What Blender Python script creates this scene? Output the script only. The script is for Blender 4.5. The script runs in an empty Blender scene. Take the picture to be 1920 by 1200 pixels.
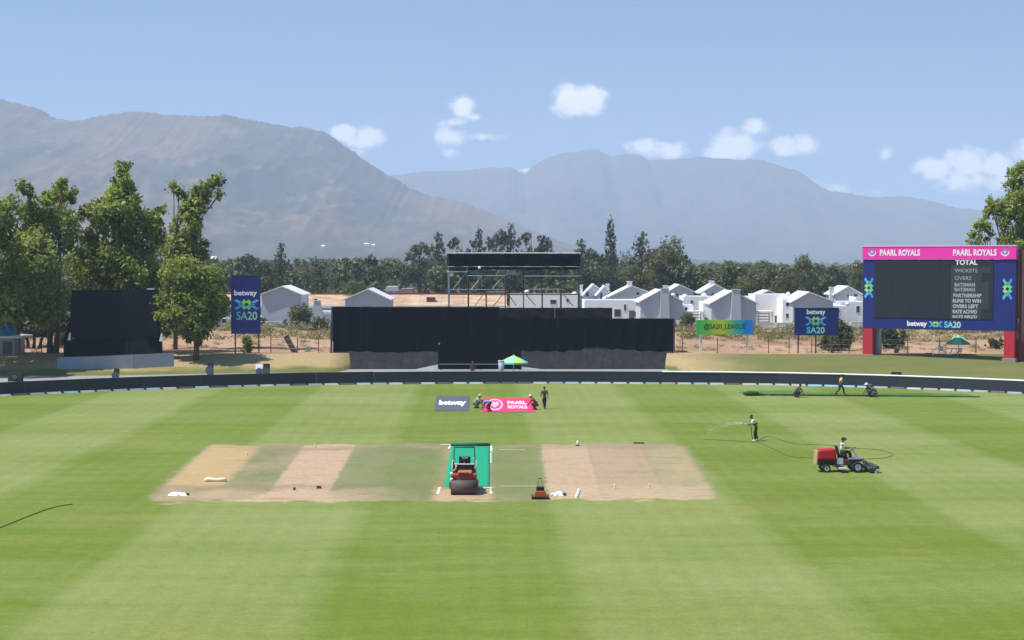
import bpy, bmesh, math, random
import numpy as np
from mathutils import Vector, Matrix

sc = bpy.context.scene
COL = sc.collection
R = math.radians
F = 3200.0          # focal length in photograph pixels (1920 wide)
CAMZ = 12.0
TILT = math.atan(113.0 / F)

# ------------------------------------------------------------------ camera
cam_d = bpy.data.cameras.new('camera')
cam = bpy.data.objects.new('camera', cam_d)
COL.objects.link(cam)
cam.location = (0, 0, CAMZ)
cam.rotation_euler = (R(90) - TILT, 0, 0)
cam_d.sensor_width = 36
cam_d.lens = F / 1920 * 36
cam_d.clip_start = 0.5
cam_d.clip_end = 60000
sc.camera = cam

# ------------------------------------------------------------------ light
SUN_EL, SUN_BACK = R(61), R(-13)
S = Vector((-math.cos(SUN_EL) * math.cos(SUN_BACK), math.cos(SUN_EL) * math.sin(SUN_BACK), math.sin(SUN_EL)))
sun_d = bpy.data.lights.new('sun', 'SUN')
sun_d.energy = 4.6
sun_d.angle = R(0.5)
sun_d.color = (1.0, 0.955, 0.88)
sun = bpy.data.objects.new('sun', sun_d)
COL.objects.link(sun)
sun.rotation_euler = S.to_track_quat('Z', 'Y').to_euler()

sc.render.engine = 'CYCLES'
sc.cycles.use_denoising = True
sc.cycles.max_bounces = 6
sc.cycles.volume_bounces = 1
sc.cycles.transparent_max_bounces = 12
sc.view_settings.view_transform = 'Standard'
sc.view_settings.look = 'None'
sc.view_settings.gamma = 1
sc.view_settings.use_curve_mapping = False
sc.view_settings.exposure = 0.56


class N:
    """small helper that wires shader nodes"""
    def __init__(s, nt):
        s.nt = nt
        s.nt.nodes.clear()

    def n(s, typ, **kw):
        nd = s.nt.nodes.new(typ)
        for k, v in kw.items():
            setattr(nd, k, v)
        return nd

    def link(s, a, b):
        s.nt.links.new(a, b)

    def put(s, sock, v):
        if isinstance(v, bpy.types.NodeSocket):
            s.nt.links.new(v, sock)
        else:
            sock.default_value = v

    def m(s, op, a, b=0.0, c=0.0, clamp=False):
        nd = s.n('ShaderNodeMath', operation=op, use_clamp=clamp)
        s.put(nd.inputs[0], a)
        s.put(nd.inputs[1], b)
        s.put(nd.inputs[2], c)
        return nd.outputs[0]

    def v(s, op, a, b=(0, 0, 0)):
        nd = s.n('ShaderNodeVectorMath', operation=op)
        s.put(nd.inputs[0], a)
        if len(nd.inputs) > 1:
            s.put(nd.inputs[1], b)
        return nd.outputs[1] if op in ('LENGTH', 'DOT_PRODUCT') else nd.outputs[0]

    def xyz(s, a):
        nd = s.n('ShaderNodeSeparateXYZ')
        s.put(nd.inputs[0], a)
        return nd.outputs

    def vec(s, x, y, z=0.0):
        nd = s.n('ShaderNodeCombineXYZ')
        for i, q in enumerate((x, y, z)):
            s.put(nd.inputs[i], q)
        return nd.outputs[0]

    def noise(s, vec, scale, detail=3.0, rough=0.55):
        nd = s.n('ShaderNodeTexNoise')
        if vec is not None:
            s.put(nd.inputs['Vector'], vec)
        nd.inputs['Scale'].default_value = scale
        nd.inputs['Detail'].default_value = detail
        nd.inputs['Roughness'].default_value = rough
        return nd.outputs['Fac']

    def mix(s, fac, a, b, mode='MIX'):
        nd = s.n('ShaderNodeMix', data_type='RGBA', blend_type=mode)
        s.put(nd.inputs[0], fac)
        s.put(nd.inputs[6], a if isinstance(a, bpy.types.NodeSocket) else tuple(a)[:3] + (1,))
        s.put(nd.inputs[7], b if isinstance(b, bpy.types.NodeSocket) else tuple(b)[:3] + (1,))
        return nd.outputs[2]

    def step(s, x, lo, hi):
        """smoothstep from lo to hi"""
        nd = s.n('ShaderNodeMapRange', interpolation_type='SMOOTHSTEP')
        s.put(nd.inputs[0], x)
        nd.inputs[1].default_value = lo
        nd.inputs[2].default_value = hi
        nd.inputs[3].default_value = 0
        nd.inputs[4].default_value = 1
        return nd.outputs[0]

    def band(s, x, lo, hi, soft):
        return s.m('MULTIPLY', s.step(x, lo - soft, lo + soft), s.m('SUBTRACT', 1.0, s.step(x, hi - soft, hi + soft)))


# ------------------------------------------------------------------ sky
world = bpy.data.worlds.new('World')
sc.world = world
world.use_nodes = True
w = N(world.node_tree)
sky = w.n('ShaderNodeTexSky', sky_type='NISHITA')
sky.sun_disc = False
sky.sun_elevation = SUN_EL
sky.sun_rotation = math.atan2(S.x, S.y)
sky.altitude = 100
sky.air_density = 1.0
sky.dust_density = 0.25
sky.ozone_density = 1.8
tc = w.n('ShaderNodeTexCoord')
dx, dy, dz = w.xyz(tc.outputs['Generated'])
# the sky of this day is blue close down to the horizon: read the model a little higher up
lift = w.vec(dx, dy, w.m('ADD', w.m('MULTIPLY', dz, 2.7), 0.11))
w.link(w.v('NORMALIZE', lift), sky.inputs[0])
skyc = w.mix(1.0, sky.outputs[0], (0.83, 1.02, 1.06), 'MULTIPLY')
az = w.m('ARCTAN2', dx, dy)
el = w.m('ARCSINE', dz)
cu = w.m('MULTIPLY_ADD', az, F, 960)      # azimuth and elevation, in a convenient unit
cv = w.m('MULTIPLY_ADD', el, -F, 487)
uv = w.vec(cu, cv, 0)
n1 = w.noise(uv, 0.030, 5, 0.6)
n2 = w.noise(uv, 0.011, 2, 0.5)
CLOUDS = [(650, 252, 30, 17, 1), (688, 262, 38, 26, 1), (684, 286, 28, 14, .6),
          (866, 203, 26, 22, 1), (890, 221, 22, 9, .7), (845, 258, 34, 24, .85), (850, 285, 26, 16, .5), (905, 258, 44, 9, .55), (850, 232, 36, 12, .7),
          (1068, 188, 36, 28, 1.15), (1103, 188, 38, 26, 1.15), (1080, 206, 50, 20, 1.1),
          (1205, 276, 40, 16, .8), (1250, 284, 50, 18, .9), (1408, 244, 30, 20, 1), (1380, 270, 50, 30, 1), (1360, 290, 50, 18, .8),
          (1468, 278, 32, 20, 1), (1500, 276, 30, 22, .9), (1648, 290, 20, 15, .5), (1560, 352, 60, 22, .35), (1620, 362, 40, 9, .4),
          (1740, 322, 42, 24, 1), (1790, 312, 52, 30, 1), (1835, 318, 44, 24, .9), (1800, 345, 110, 24, .6), (1905, 292, 42, 26, 1), (1940, 305, 60, 40, 1), (985, 320, 12, 5, .8),
          (2150, 320, 120, 30, 1), (2500, 290, 80, 40, 1), (-400, 300, 120, 30, .9), (-900, 260, 90, 45, 1), (3300, 300, 150, 40, 1), (4400, 280, 110, 40, 1),
          (5600, 300, 160, 45, 1), (-2100, 290, 150, 45, 1), (-3300, 300, 110, 35, 1), (-5200, 290, 160, 45, 1), (7200, 290, 160, 45, 1), (-7000, 290, 160, 45, 1)]
acc = None
for (x, y, rx, ry, wt) in CLOUDS:
    d = w.v('SUBTRACT', uv, (x, y, 0))
    d = w.v('MULTIPLY', d, (1 / (rx * 1.25), 1 / (ry * 1.25), 0))
    q = w.m('MULTIPLY_ADD', w.v('LENGTH', d), -wt, wt)
    acc = q if acc is None else w.m('MAXIMUM', acc, q)
body = w.m('ADD', acc, w.m('MULTIPLY_ADD', n1, 1.5, -0.80))
body = w.m('ADD', body, w.m('MULTIPLY_ADD', n2, 0.5, -0.25))
mask = w.m('MULTIPLY', w.step(body, -0.04, 0.52), w.step(acc, -0.05, 0.30))
CLOUD_N = w.mix(w.step(body, 0.1, 0.75), (8.2, 8.3, 9.0), (11.6, 11.1, 10.9))
skyc = w.mix(w.m('MULTIPLY', mask, 0.76), skyc, CLOUD_N)
bg = w.n('ShaderNodeBackground')
bg.inputs['Strength'].default_value = 0.113
w.link(skyc, bg.inputs[0])
wo = w.n('ShaderNodeOutputWorld')
w.link(bg.outputs[0], wo.inputs[0])


# ------------------------------------------------------------------ picture geometry -> world
def ray(px, py):
    cx, cy = (px - 960) / F, (600 - py) / F
    c, s_ = math.cos(TILT), math.sin(TILT)
    return cx, c + cy * s_, -s_ + cy * c


def P(px, py, Y):
    a, b, c = ray(px, py)
    k = Y / b
    return Vector((a * k, Y, CAMZ + c * k))


def G(px, py, z=0.0):
    a, b, c = ray(px, py)
    k = (z - CAMZ) / c
    return Vector((a * k, b * k, z))


# ------------------------------------------------------------------ object helpers
def tag(o, label=None, cat=None, group=None, kind=None):
    if label: o['label'] = label
    if cat: o['category'] = cat
    if group: o['group'] = group
    if kind: o['kind'] = kind
    return o


def thing(name, label, cat, loc=(0, 0, 0), rz=0.0, group=None):
    o = bpy.data.objects.new(name, None)
    o.empty_display_size = 0.3
    COL.objects.link(o)
    o.location = loc
    o.rotation_euler = (0, 0, rz)
    return tag(o, label, cat, group)


def link_mesh(name, me, parent=None):
    o = bpy.data.objects.new(name, me)
    COL.objects.link(o)
    if parent is not None:
        o.parent = parent
    return o


def copy_tree(o, parent=None):
    c = o.copy()
    COL.objects.link(c)
    if parent is not None:
        c.parent = parent
    for ch in list(o.children):
        copy_tree(ch, c)
    return c


class MB:
    def __init__(s):
        s.v, s.f = [], []

    def add(s, vs, fs):
        b = len(s.v)
        s.v += [tuple(q) for q in vs]
        s.f += [tuple(i + b for i in f) for f in fs]
        return s

    def box(s, x0, x1, y0, y1, z0, z1, M=None):
        vs = [Vector(q) for q in ((x0, y0, z0), (x1, y0, z0), (x1, y1, z0), (x0, y1, z0), (x0, y0, z1), (x1, y0, z1), (x1, y1, z1), (x0, y1, z1))]
        if M: vs = [M @ q for q in vs]
        return s.add(vs, [(0, 3, 2, 1), (4, 5, 6, 7), (0, 1, 5, 4), (1, 2, 6, 5), (2, 3, 7, 6), (3, 0, 4, 7)])

    def prism(s, pts, y0, y1):
        """outline in (x, z) extruded along y"""
        n = len(pts)
        vs = [(x, y0, z) for x, z in pts] + [(x, y1, z) for x, z in pts]
        fs = [tuple(range(n)), tuple(range(2 * n - 1, n - 1, -1))]
        fs += [((i + 1) % n, i, i + n, (i + 1) % n + n) for i in range(n)]
        return s.add(vs, fs)

    def tube(s, pts, rs, n=8, cap=True):
        pts = [Vector(p) for p in pts]
        if not hasattr(rs, '__len__'): rs = [rs] * len(pts)
        vs, fs = [], []
        up = None
        for i, p in enumerate(pts):
            t = (pts[min(i + 1, len(pts) - 1)] - pts[max(i - 1, 0)]).normalized()
            if up is None:
                up = Vector((0, 0, 1)) if abs(t.z) < .9 else Vector((1, 0, 0))
            a = t.cross(up)
            if a.length < 1e-4: a = t.cross(Vector((1, 0, 0)))
            a.normalize()
            b = a.cross(t)
            up = b
            for k in range(n):
                an = 2 * math.pi * k / n
                vs.append(p + (a * math.cos(an) + b * math.sin(an)) * rs[i])
        for i in range(len(pts) - 1):
            for k in range(n):
                k2 = (k + 1) % n
                fs.append((i * n + k, i * n + k2, (i + 1) * n + k2, (i + 1) * n + k))
        if cap:
            fs.append(tuple(range(n - 1, -1, -1)))
            fs.append(tuple(range((len(pts) - 1) * n, len(pts) * n)))
        return s.add(vs, fs)

    def disc(s, c, r, w_, axis='y', n=20):
        """short cylinder centred at c along an axis"""
        d = {'x': Vector((1, 0, 0)), 'y': Vector((0, 1, 0)), 'z': Vector((0, 0, 1))}[axis] * (w_ / 2)
        c = Vector(c)
        return s.tube([c - d, c + d], [r, r], n)

    def ball(s, c, rx, ry=None, rz=None, nu=12, nv=8):
        ry = ry or rx
        rz = rz or rx
        vs, fs = [], []
        for j in range(1, nv):
            th = math.pi * j / nv
            for i in range(nu):
                ph = 2 * math.pi * i / nu
                vs.append((c[0] + rx * math.sin(th) * math.cos(ph), c[1] + ry * math.sin(th) * math.sin(ph), c[2] + rz * math.cos(th)))
        top, bot = len(vs), len(vs) + 1
        vs += [(c[0], c[1], c[2] + rz), (c[0], c[1], c[2] - rz)]
        for j in range(nv - 2):
            for i in range(nu):
                i2 = (i + 1) % nu
                fs.append((j * nu + i, (j + 1) * nu + i, (j + 1) * nu + i2, j * nu + i2))
        for i in range(nu):
            i2 = (i + 1) % nu
            fs.append((top, i, i2))
            fs.append((bot, (nv - 2) * nu + i2, (nv - 2) * nu + i))
        return s.add(vs, fs)

    def build(s, name, m, parent=None, smooth=False, bevel=0.0):
        me = bpy.data.meshes.new(name)
        me.from_pydata(s.v, [], s.f)
        me.materials.append(m)
        if smooth:
            me.polygons.foreach_set('use_smooth', [True] * len(me.polygons))
        o = link_mesh(name, me, parent)
        if bevel:
            b = o.modifiers.new('bevel', 'BEVEL')
            b.width = bevel
            b.segments = 2
            b.limit_method = 'ANGLE'
        return o


def np_mesh(name, V, Fq, m, parent=None, attr=None, smooth=False):
    """quads from numpy arrays"""
    me = bpy.data.meshes.new(name)
    nv, nf = len(V), len(Fq)
    me.vertices.add(nv)
    me.vertices.foreach_set('co', np.asarray(V, dtype=np.float32).ravel())
    me.loops.add(nf * 4)
    me.loops.foreach_set('vertex_index', np.asarray(Fq, dtype=np.int32).ravel())
    me.polygons.add(nf)
    me.polygons.foreach_set('loop_start', np.arange(nf, dtype=np.int32) * 4)
    if attr is not None:
        a = me.attributes.new('tint', 'FLOAT', 'FACE')
        a.data.foreach_set('value', np.asarray(attr, dtype=np.float32))
    me.update(calc_edges=True)
    me.validate()
    if smooth:
        me.polygons.foreach_set('use_smooth', [True] * nf)
    me.materials.append(m)
    return link_mesh(name, me, parent)


def grid_quads(nr, nc):
    i, j = np.meshgrid(np.arange(nr - 1), np.arange(nc - 1), indexing='ij')
    a = (i * nc + j).ravel()
    return np.stack([a, a + 1, a + nc + 1, a + nc], 1)


# ------------------------------------------------------------------ materials
MATS = {}


def mat(name, col, rough=0.75, var=0.12, vs=2.0, metal=0.0, bump=0.0, spec=0.3, dirt=None, ds=0.5):
    if name in MATS: return MATS[name]
    m_ = bpy.data.materials.new(name)
    m_.use_nodes = True
    t = N(m_.node_tree)
    b = t.n('ShaderNodeBsdfPrincipled')
    tcn = t.n('ShaderNodeTexCoord')
    nz = t.noise(tcn.outputs['Object'], vs, 4)
    k = t.m('MULTIPLY_ADD', nz, 2 * var, 1 - var)
    c = t.v('MULTIPLY', (col[0], col[1], col[2]), t.vec(k, k, k))
    if dirt:
        f = t.step(t.noise(tcn.outputs['Object'], ds, 5, .65), .48, .72)
        c = t.mix(t.m('MULTIPLY', f, .55), c, dirt)
    t.link(c, b.inputs['Base Color'])
    b.inputs['Roughness'].default_value = rough
    b.inputs['Metallic'].default_value = metal
    b.inputs['Specular IOR Level'].default_value = spec
    if bump:
        bp = t.n('ShaderNodeBump')
        bp.inputs['Strength'].default_value = bump
        bp.inputs['Distance'].default_value = 0.05
        t.link(t.noise(tcn.outputs['Object'], vs * 4, 5), bp.inputs['Height'])
        t.link(bp.outputs[0], b.inputs['Normal'])
    o = t.n('ShaderNodeOutputMaterial')
    t.link(b.outputs[0], o.inputs[0])
    MATS[name] = m_
    return m_


def leaf_mat(name, dark, light, trans=0.25):
    m_ = bpy.data.materials.new(name)
    m_.use_nodes = True
    t = N(m_.node_tree)
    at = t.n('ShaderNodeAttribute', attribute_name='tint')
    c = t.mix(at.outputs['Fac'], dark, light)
    d = t.n('ShaderNodeBsdfPrincipled')
    d.inputs['Roughness'].default_value = .6
    d.inputs['Specular IOR Level'].default_value = .25
    t.link(c, d.inputs['Base Color'])
    tr = t.n('ShaderNodeBsdfTranslucent')
    t.link(t.mix(1.0, c, (1.1, 1.25, .6), 'MULTIPLY'), tr.inputs[0])
    mx = t.n('ShaderNodeMixShader')
    mx.inputs[0].default_value = trans
    t.link(d.outputs[0], mx.inputs[1])
    t.link(tr.outputs[0], mx.inputs[2])
    o = t.n('ShaderNodeOutputMaterial')
    t.link(mx.outputs[0], o.inputs[0])
    return m_


def grass_color(t):
    """mown outfield turf: broad stripes along the pitch, weaker bands across it, dry patches"""
    g = t.n('ShaderNodeNewGeometry')
    pos = g.outputs['Position']
    x, y, z = t.xyz(pos)
    wob = t.m('MULTIPLY_ADD', t.noise(pos, .35, 3), 1.6, -.8)
    u = t.m('ADD', t.m('MULTIPLY_ADD', y, .01875, x), wob)
    s1 = t.m('SINE', t.m('MULTIPLY', t.m('SUBTRACT', u, 3.5), math.pi / 9.23))
    s1 = t.m('MULTIPLY_ADD', s1, 2.6, .5, clamp=True)
    # bands across
    yy = t.m('ADD', y, t.m('MULTIPLY', wob, .8))
    s2 = t.m('SINE', t.m('MULTIPLY', t.m('SUBTRACT', yy, 76.0), math.pi / 8.2))
    s2 = t.m('MULTIPLY_ADD', s2, 1.6, .5, clamp=True)
    big = t.noise(t.v('MULTIPLY', pos, (.6, 1.0, 1)), .09, 4, .6)
    mid = t.noise(t.v('MULTIPLY', pos, (.35, 1.3, 1)), .5, 4, .6)
    fine = t.noise(pos, 7.0, 4, .7)
    f = t.m('ADD', t.m('MULTIPLY', s1, .50), t.m('MULTIPLY', s2, .17))
    f = t.m('ADD', f, t.m('MULTIPLY_ADD', big, 1.2, -.53))
    f = t.m('ADD', f, t.m('MULTIPLY_ADD', mid, .9, -.44), clamp=True)
    c = t.mix(f, (.116, .166, .018), (.212, .242, .082))
    dry = t.step(t.noise(t.v('MULTIPLY', pos, (.4, 1.2, 1)), .14, 5, .65), .50, .72)
    c = t.mix(t.m('MULTIPLY', dry, .42), c, (.205, .205, .045))
    ml = t.m('SINE', t.m('MULTIPLY', t.m('MULTIPLY_ADD', y, .01875, x), 2 * math.pi / 1.15))
    f3 = t.noise(pos, 2.2, 4, .75)
    k = t.m('MULTIPLY_ADD', fine, .80, .60)
    k = t.m('MULTIPLY', k, t.m('MULTIPLY_ADD', f3, .55, .725))
    k = t.m('MULTIPLY', k, t.m('MULTIPLY_ADD', ml, .022, 1.0))
    c = t.v('MULTIPLY', c, t.vec(k, k, k))
    return c, pos, fine


def finish(t, c, rough=.9, height=None, bs=.3, bd=.03, spec=.15):
    b = t.n('ShaderNodeBsdfPrincipled')
    t.put(b.inputs['Base Color'], c)
    b.inputs['Roughness'].default_value = rough
    b.inputs['Specular IOR Level'].default_value = spec
    if height is not None:
        bp = t.n('ShaderNodeBump')
        bp.inputs['Strength'].default_value = bs
        bp.inputs['Distance'].default_value = bd
        t.link(height, bp.inputs['Height'])
        t.link(bp.outputs[0], b.inputs['Normal'])
    o = t.n('ShaderNodeOutputMaterial')
    t.link(b.outputs[0], o.inputs[0])


def newmat(name):
    m_ = bpy.data.materials.new(name)
    m_.use_nodes = True
    return m_, N(m_.node_tree)


M_grass, t = newmat('outfield_turf')
c, pos, fine = grass_color(t)
finish(t, c, .9, fine, .35, .03)

# the cricket square: strips in UV space (u across, v along)
M_square, t = newmat('worn_square')
gc, pos, fine = grass_color(t)
uvn = t.n('ShaderNodeUVMap', uv_map='UVMap')
ux, uy, _ = t.xyz(uvn.outputs[0])
warp = t.m('MULTIPLY_ADD', t.noise(pos, .9, 5, .7), .024, -.012)
ux = t.m('ADD', t.m('MULTIPLY_ADD', ux, 1.048, -.0185), warp)
uyw = t.m('ADD', uy, t.m('MULTIPLY_ADD', t.noise(pos, .5, 5, .7), .22, -.11))
nbig = t.noise(t.v('MULTIPLY', pos, (1, .5, 1)), .35, 5, .65)
nfin = t.noise(pos, 3.0, 4, .7)
base = t.mix(t.step(nbig, .30, .66), (.150, .178, .070), (.265, .220, .125))
gm = t.m('MULTIPLY', t.m('ADD', t.band(ux, .33, .50, .02), t.band(ux, .60, .695, .012)), t.band(uyw, .10, .86, .05))
base = t.mix(t.m('MULTIPLY', gm, .80), base, t.mix(.45, gc, (.145, .165, .085)))
sandy = t.mix(nfin, (.34, .235, .14), (.42, .31, .20))
pink = t.mix(nfin, (.385, .27, .178), (.48, .348, .235))
tan2 = t.mix(nfin, (.31, .225, .14), (.39, .285, .18))
c = base
c = t.mix(t.m('MULTIPLY', t.band(ux, .02, .125, .012), t.m('MULTIPLY', t.band(uyw, .22, .92, .05), .85)), c, t.mix(nbig, (.46, .29, .12), (.38, .29, .17)))
c = t.mix(t.m('MULTIPLY', t.band(ux, .0, .42, .05), t.m('MULTIPLY', t.band(uyw, .0, .20, .08), .8)), c, t.mix(nbig, (.22, .165, .10), (.47, .35, .22)))
c = t.mix(t.m('MULTIPLY', t.band(ux, .17, .33, .05), t.m('MULTIPLY', t.band(uyw, .0, .11, .05), .75)), c, (.55, .41, .25))
c = t.mix(t.m('MULTIPLY', t.band(ux, .213, .317, .004), t.m('MULTIPLY', t.band(uyw, .02, .99, .03), .92)), c, t.mix(.35, pink, sandy))
c = t.mix(t.m('MULTIPLY', t.band(ux, .0, .60, .03), t.m('MULTIPLY', t.band(uyw, .20, .27, .035), .35)), c, (.17, .125, .085))
c = t.mix(t.m('MULTIPLY', t.band(ux, .10, .55, .03), t.m('MULTIPLY', t.band(uyw, .80, .88, .04), .45)), c, (.21, .155, .105))
c = t.mix(t.m('MULTIPLY', t.band(ux, .697, .79, .004), t.m('MULTIPLY', t.band(uyw, .03, .94, .03), .88)), c, t.mix(nbig, pink, sandy))
c = t.mix(t.m('MULTIPLY', t.band(ux, .79, .90, .006), t.m('MULTIPLY', t.band(uyw, .03, .94, .03), .88)), c, tan2)
c = t.mix(t.m('MULTIPLY', t.band(ux, .90, .985, .01), t.m('MULTIPLY', t.band(uyw, .03, .92, .05), .72)), c, t.mix(nbig, (.26, .225, .115), (.42, .315, .19)))
c = t.mix(t.m('MULTIPLY', t.band(ux, .70, .99, .02), t.m('MULTIPLY', t.band(uyw, .02, .24, .05), .55)), c, t.mix(nbig, (.34, .26, .16), (.52, .38, .25)))
c = t.mix(t.m('MULTIPLY', t.band(ux, .70, .98, .02), t.m('MULTIPLY', t.band(uyw, .86, .92, .03), t.m('MULTIPLY', nbig, .8))), c, (.22, .155, .11))
c = t.mix(t.m('MULTIPLY', t.band(ux, .50, .60, .01), t.m('MULTIPLY', t.band(uyw, .0, .22, .05), .9)), c, (.40, .29, .18))
st = t.step(t.noise(t.v('MULTIPLY', pos, (.35, 1.1, 1)), .55, 6, .7), .50, .70)
c = t.mix(t.m('MULTIPLY', st, .50), c, t.mix(nbig, (.16, .12, .07), (.235, .165, .11)))
gp = t.step(t.noise(t.v('MULTIPLY', pos, (.6, .8, 1)), .8, 6, .7), .54, .70)
c = t.mix(t.m('MULTIPLY', gp, .38), c, (.19, .20, .085))
k = t.m('MULTIPLY_ADD', nfin, .60, .70)
c = t.v('MULTIPLY', c, t.vec(k, k, k))
edge = t.m('MULTIPLY', t.band(ux, .015, .990, .035), t.band(uyw, .060, .925, .055))
edge = t.step(t.m('ADD', edge, t.m('MULTIPLY_ADD', t.noise(pos, .8, 6, .7), .9, -.45)), .22, .72)
c = t.mix(edge, gc, c)
finish(t, c, .92, nfin, .3, .03)

# concrete path
M_conc, t = newmat('weathered_concrete')
g = t.n('ShaderNodeNewGeometry')
n_ = t.noise(g.outputs['Position'], .4, 6, .65)
c = t.mix(n_, (.22, .21, .205), (.33, .32, .31))
c = t.mix(t.step(t.noise(g.outputs['Position'], 1.7, 5, .7), .5, .8), c, (.22, .20, .18))
finish(t, c, .9, n_, .2)

# grass bank: green with straw patches, straw on the left side
M_bank, t = newmat('dry_bank_grass')
g = t.n('ShaderNodeNewGeometry')
px_, py_, pz_ = t.xyz(g.outputs['Position'])
nb = t.noise(g.outputs['Position'], .16, 5, .6)
nf = t.noise(g.outputs['Position'], 3.5, 4, .7)
gr = t.mix(nb, (.080, .112, .025), (.185, .168, .058))
st = t.mix(nf, (.32, .235, .115), (.42, .31, .17))
f = t.m('SUBTRACT', 1.0, t.step(t.m('ADD', px_, t.m('MULTIPLY_ADD', nb, 12, -6)), 17, 27))
f2 = t.m('MULTIPLY', f, t.step(t.m('ADD', pz_, t.m('MULTIPLY_ADD', nb, 1.0, -.5)), .18, .62))
c = t.mix(t.m('MULTIPLY', f2, .85), gr, st)
k = t.m('MULTIPLY_ADD', nf, .6, .70)
c = t.v('MULTIPLY', c, t.vec(k, k, k))
finish(t, c, .95, nf, .5, .06)

# bare earth
M_earth, t = newmat('red_bare_earth')
g = t.n('ShaderNodeNewGeometry')
pp = g.outputs['Position']
nb = t.noise(t.v('MULTIPLY', pp, (1, .45, 1)), .12, 6, .65)
nf = t.noise(pp, 1.1, 5, .7)
c = t.mix(t.step(nb, .32, .66), (.27, .160, .100), (.42, .275, .175))
c = t.mix(t.m('MULTIPLY', t.step(nf, .5, .75), .5), c, (.24, .125, .07))
_, ey, _ = t.xyz(pp)
grow = t.m('MULTIPLY', t.step(t.m('ADD', ey, t.m('MULTIPLY_ADD', nb, 70, -35)), 205, 245), t.m('MULTIPLY_ADD', nf, .9, .3), clamp=True)
c = t.mix(t.m('MULTIPLY', grow, .85), c, t.mix(nf, (.13, .125, .05), (.30, .235, .12)))
finish(t, c, .95, nf, .7, .2)

# farmland plain
M_plain, t = newmat('farmland')
g = t.n('ShaderNodeNewGeometry')
pp = g.outputs['Position']
nb = t.noise(t.v('MULTIPLY', pp, (1, .4, 1)), .004, 5, .65)
nf = t.noise(pp, .03, 5, .7)
c = t.mix(t.step(nb, .4, .62), (.05, .065, .028), (.16, .13, .07))
c = t.mix(t.m('MULTIPLY', t.step(nf, .45, .6), .7), c, (.035, .05, .024))
finish(t, c, .95)

# near mountain: brown fynbos slopes, darker gullies, paler rock
def mountain_mat(name, a, b, rock, sc_):
    m_, t = newmat(name)
    g = t.n('ShaderNodeNewGeometry')
    pp = g.outputs['Position']
    nb = t.noise(t.v('MULTIPLY', pp, (1, .6, 1.3)), sc_, 7, .62)
    n2_ = t.noise(t.v('MULTIPLY', pp, (1, .6, 2.5)), sc_ * 7, 6, .7)
    c = t.mix(t.step(nb, .34, .62), a, b)
    c = t.mix(t.m('MULTIPLY', t.step(n2_, .50, .68), .7), c, rock)
    spots = t.step(t.noise(pp, sc_ * 26, 3, .6), .60, .68)
    c = t.mix(t.m('MULTIPLY', spots, .55), c, (.035, .04, .03))
    _, _, z_ = t.xyz(pp)
    c = t.mix(t.m('MULTIPLY', t.m('SUBTRACT', 1.0, t.step(z_, 15, 90)), .6), c, (.05, .06, .035))
    finish(t, c, .95, n2_, .6, 8.0)
    return m_

M_mtn = mountain_mat('fynbos_slope', (.036, .041, .030), (.142, .096, .062), (.205, .145, .10), .0016)
M_far = mountain_mat('far_rock', (.05, .05, .045), (.085, .08, .07), (.12, .11, .10), .0009)

M_black = mat('black_shade_cloth', (.0055, .0062, .010), .95, .3, 1.2, bump=.3, spec=.05)
M_tarp = mat('grey_faded_tarpaulin', (.022, .0228, .028), .95, .4, .8, bump=.8, dirt=(.052, .050, .053), ds=.9, spec=.08)
M_slate = mat('slate_fence_panel', (.030, .034, .048), .6, .15, .8)
M_rail = mat('pale_painted_rail', (.55, .55, .55), .5, .1)
M_white = mat('white_paint', (.84, .84, .83), .6, .06)
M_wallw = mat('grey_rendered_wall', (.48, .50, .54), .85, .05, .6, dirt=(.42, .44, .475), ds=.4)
M_roofw = mat('pale_roof_sheet', (.66, .66, .68), .6, .06, .7)
M_navy = mat('navy_vinyl', (.014, .022, .165), .55, .08)
M_steel = mat('galvanised_steel', (.30, .31, .33), .5, .15, metal=.3)
M_dsteel = mat('dark_steel', (.07, .065, .065), .6, .2)
M_brownp = mat('rusty_brown_steel', (.10, .055, .04), .7, .3)
M_red = mat('red_painted_steel', (.50, .030, .045), .4, .08)
M_dred = mat('dark_red_steel', (.22, .035, .035), .5, .12)
M_pinkv = mat('magenta_vinyl', (.88, .035, .40), .5, .05)
M_screen = mat('unlit_led_screen', (.019, .021, .029), .8, .1, 1.5)
M_screen2 = mat('grey_score_panel', (.042, .042, .050), .6, .1, 1.5)
M_rubber = mat('black_rubber', (.02, .02, .02), .8, .1)
M_skin = mat('dark_skin', (.16, .085, .055), .55, .05)
M_yellow = mat('yellow_cloth', (.75, .50, .06), .8, .08)
M_cream = mat('cream_cloth', (.70, .68, .50), .85, .08)
M_whitec = mat('white_cloth', (.80, .80, .78), .85, .05)
M_blackc = mat('black_cloth', (.02, .02, .024), .85, .1)
M_greyc = mat('grey_cloth', (.11, .11, .125), .85, .1)
M_bluec = mat('light_blue_cloth', (.16, .33, .60), .85, .08)
M_redc = mat('dark_red_cloth', (.33, .03, .04), .85, .08)
M_greenc = mat('olive_cloth', (.06, .07, .025), .85, .08)
M_bark = mat('tree_bark', (.13, .085, .055), .9, .3, 3, bump=.6)
M_glass = mat('dark_window_glass', (.04, .05, .06), .15, .1, spec=.6)
M_text = mat('white_print', (.82, .82, .82), .6, .02)
M_textd = mat('dim_grey_print', (.34, .34, .36), .6, .05)
M_grad, t = newmat('colour_graded_print')
at = t.n('ShaderNodeAttribute', attribute_name='ink')
finish(t, at.outputs['Color'], .6)
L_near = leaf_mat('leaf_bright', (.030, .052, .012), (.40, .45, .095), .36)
L_mid = leaf_mat('leaf_mid', (.034, .045, .018), (.20, .215, .085), .25)
L_dark = leaf_mat('leaf_dark', (.018, .030, .014), (.070, .100, .045), .15)
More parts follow.
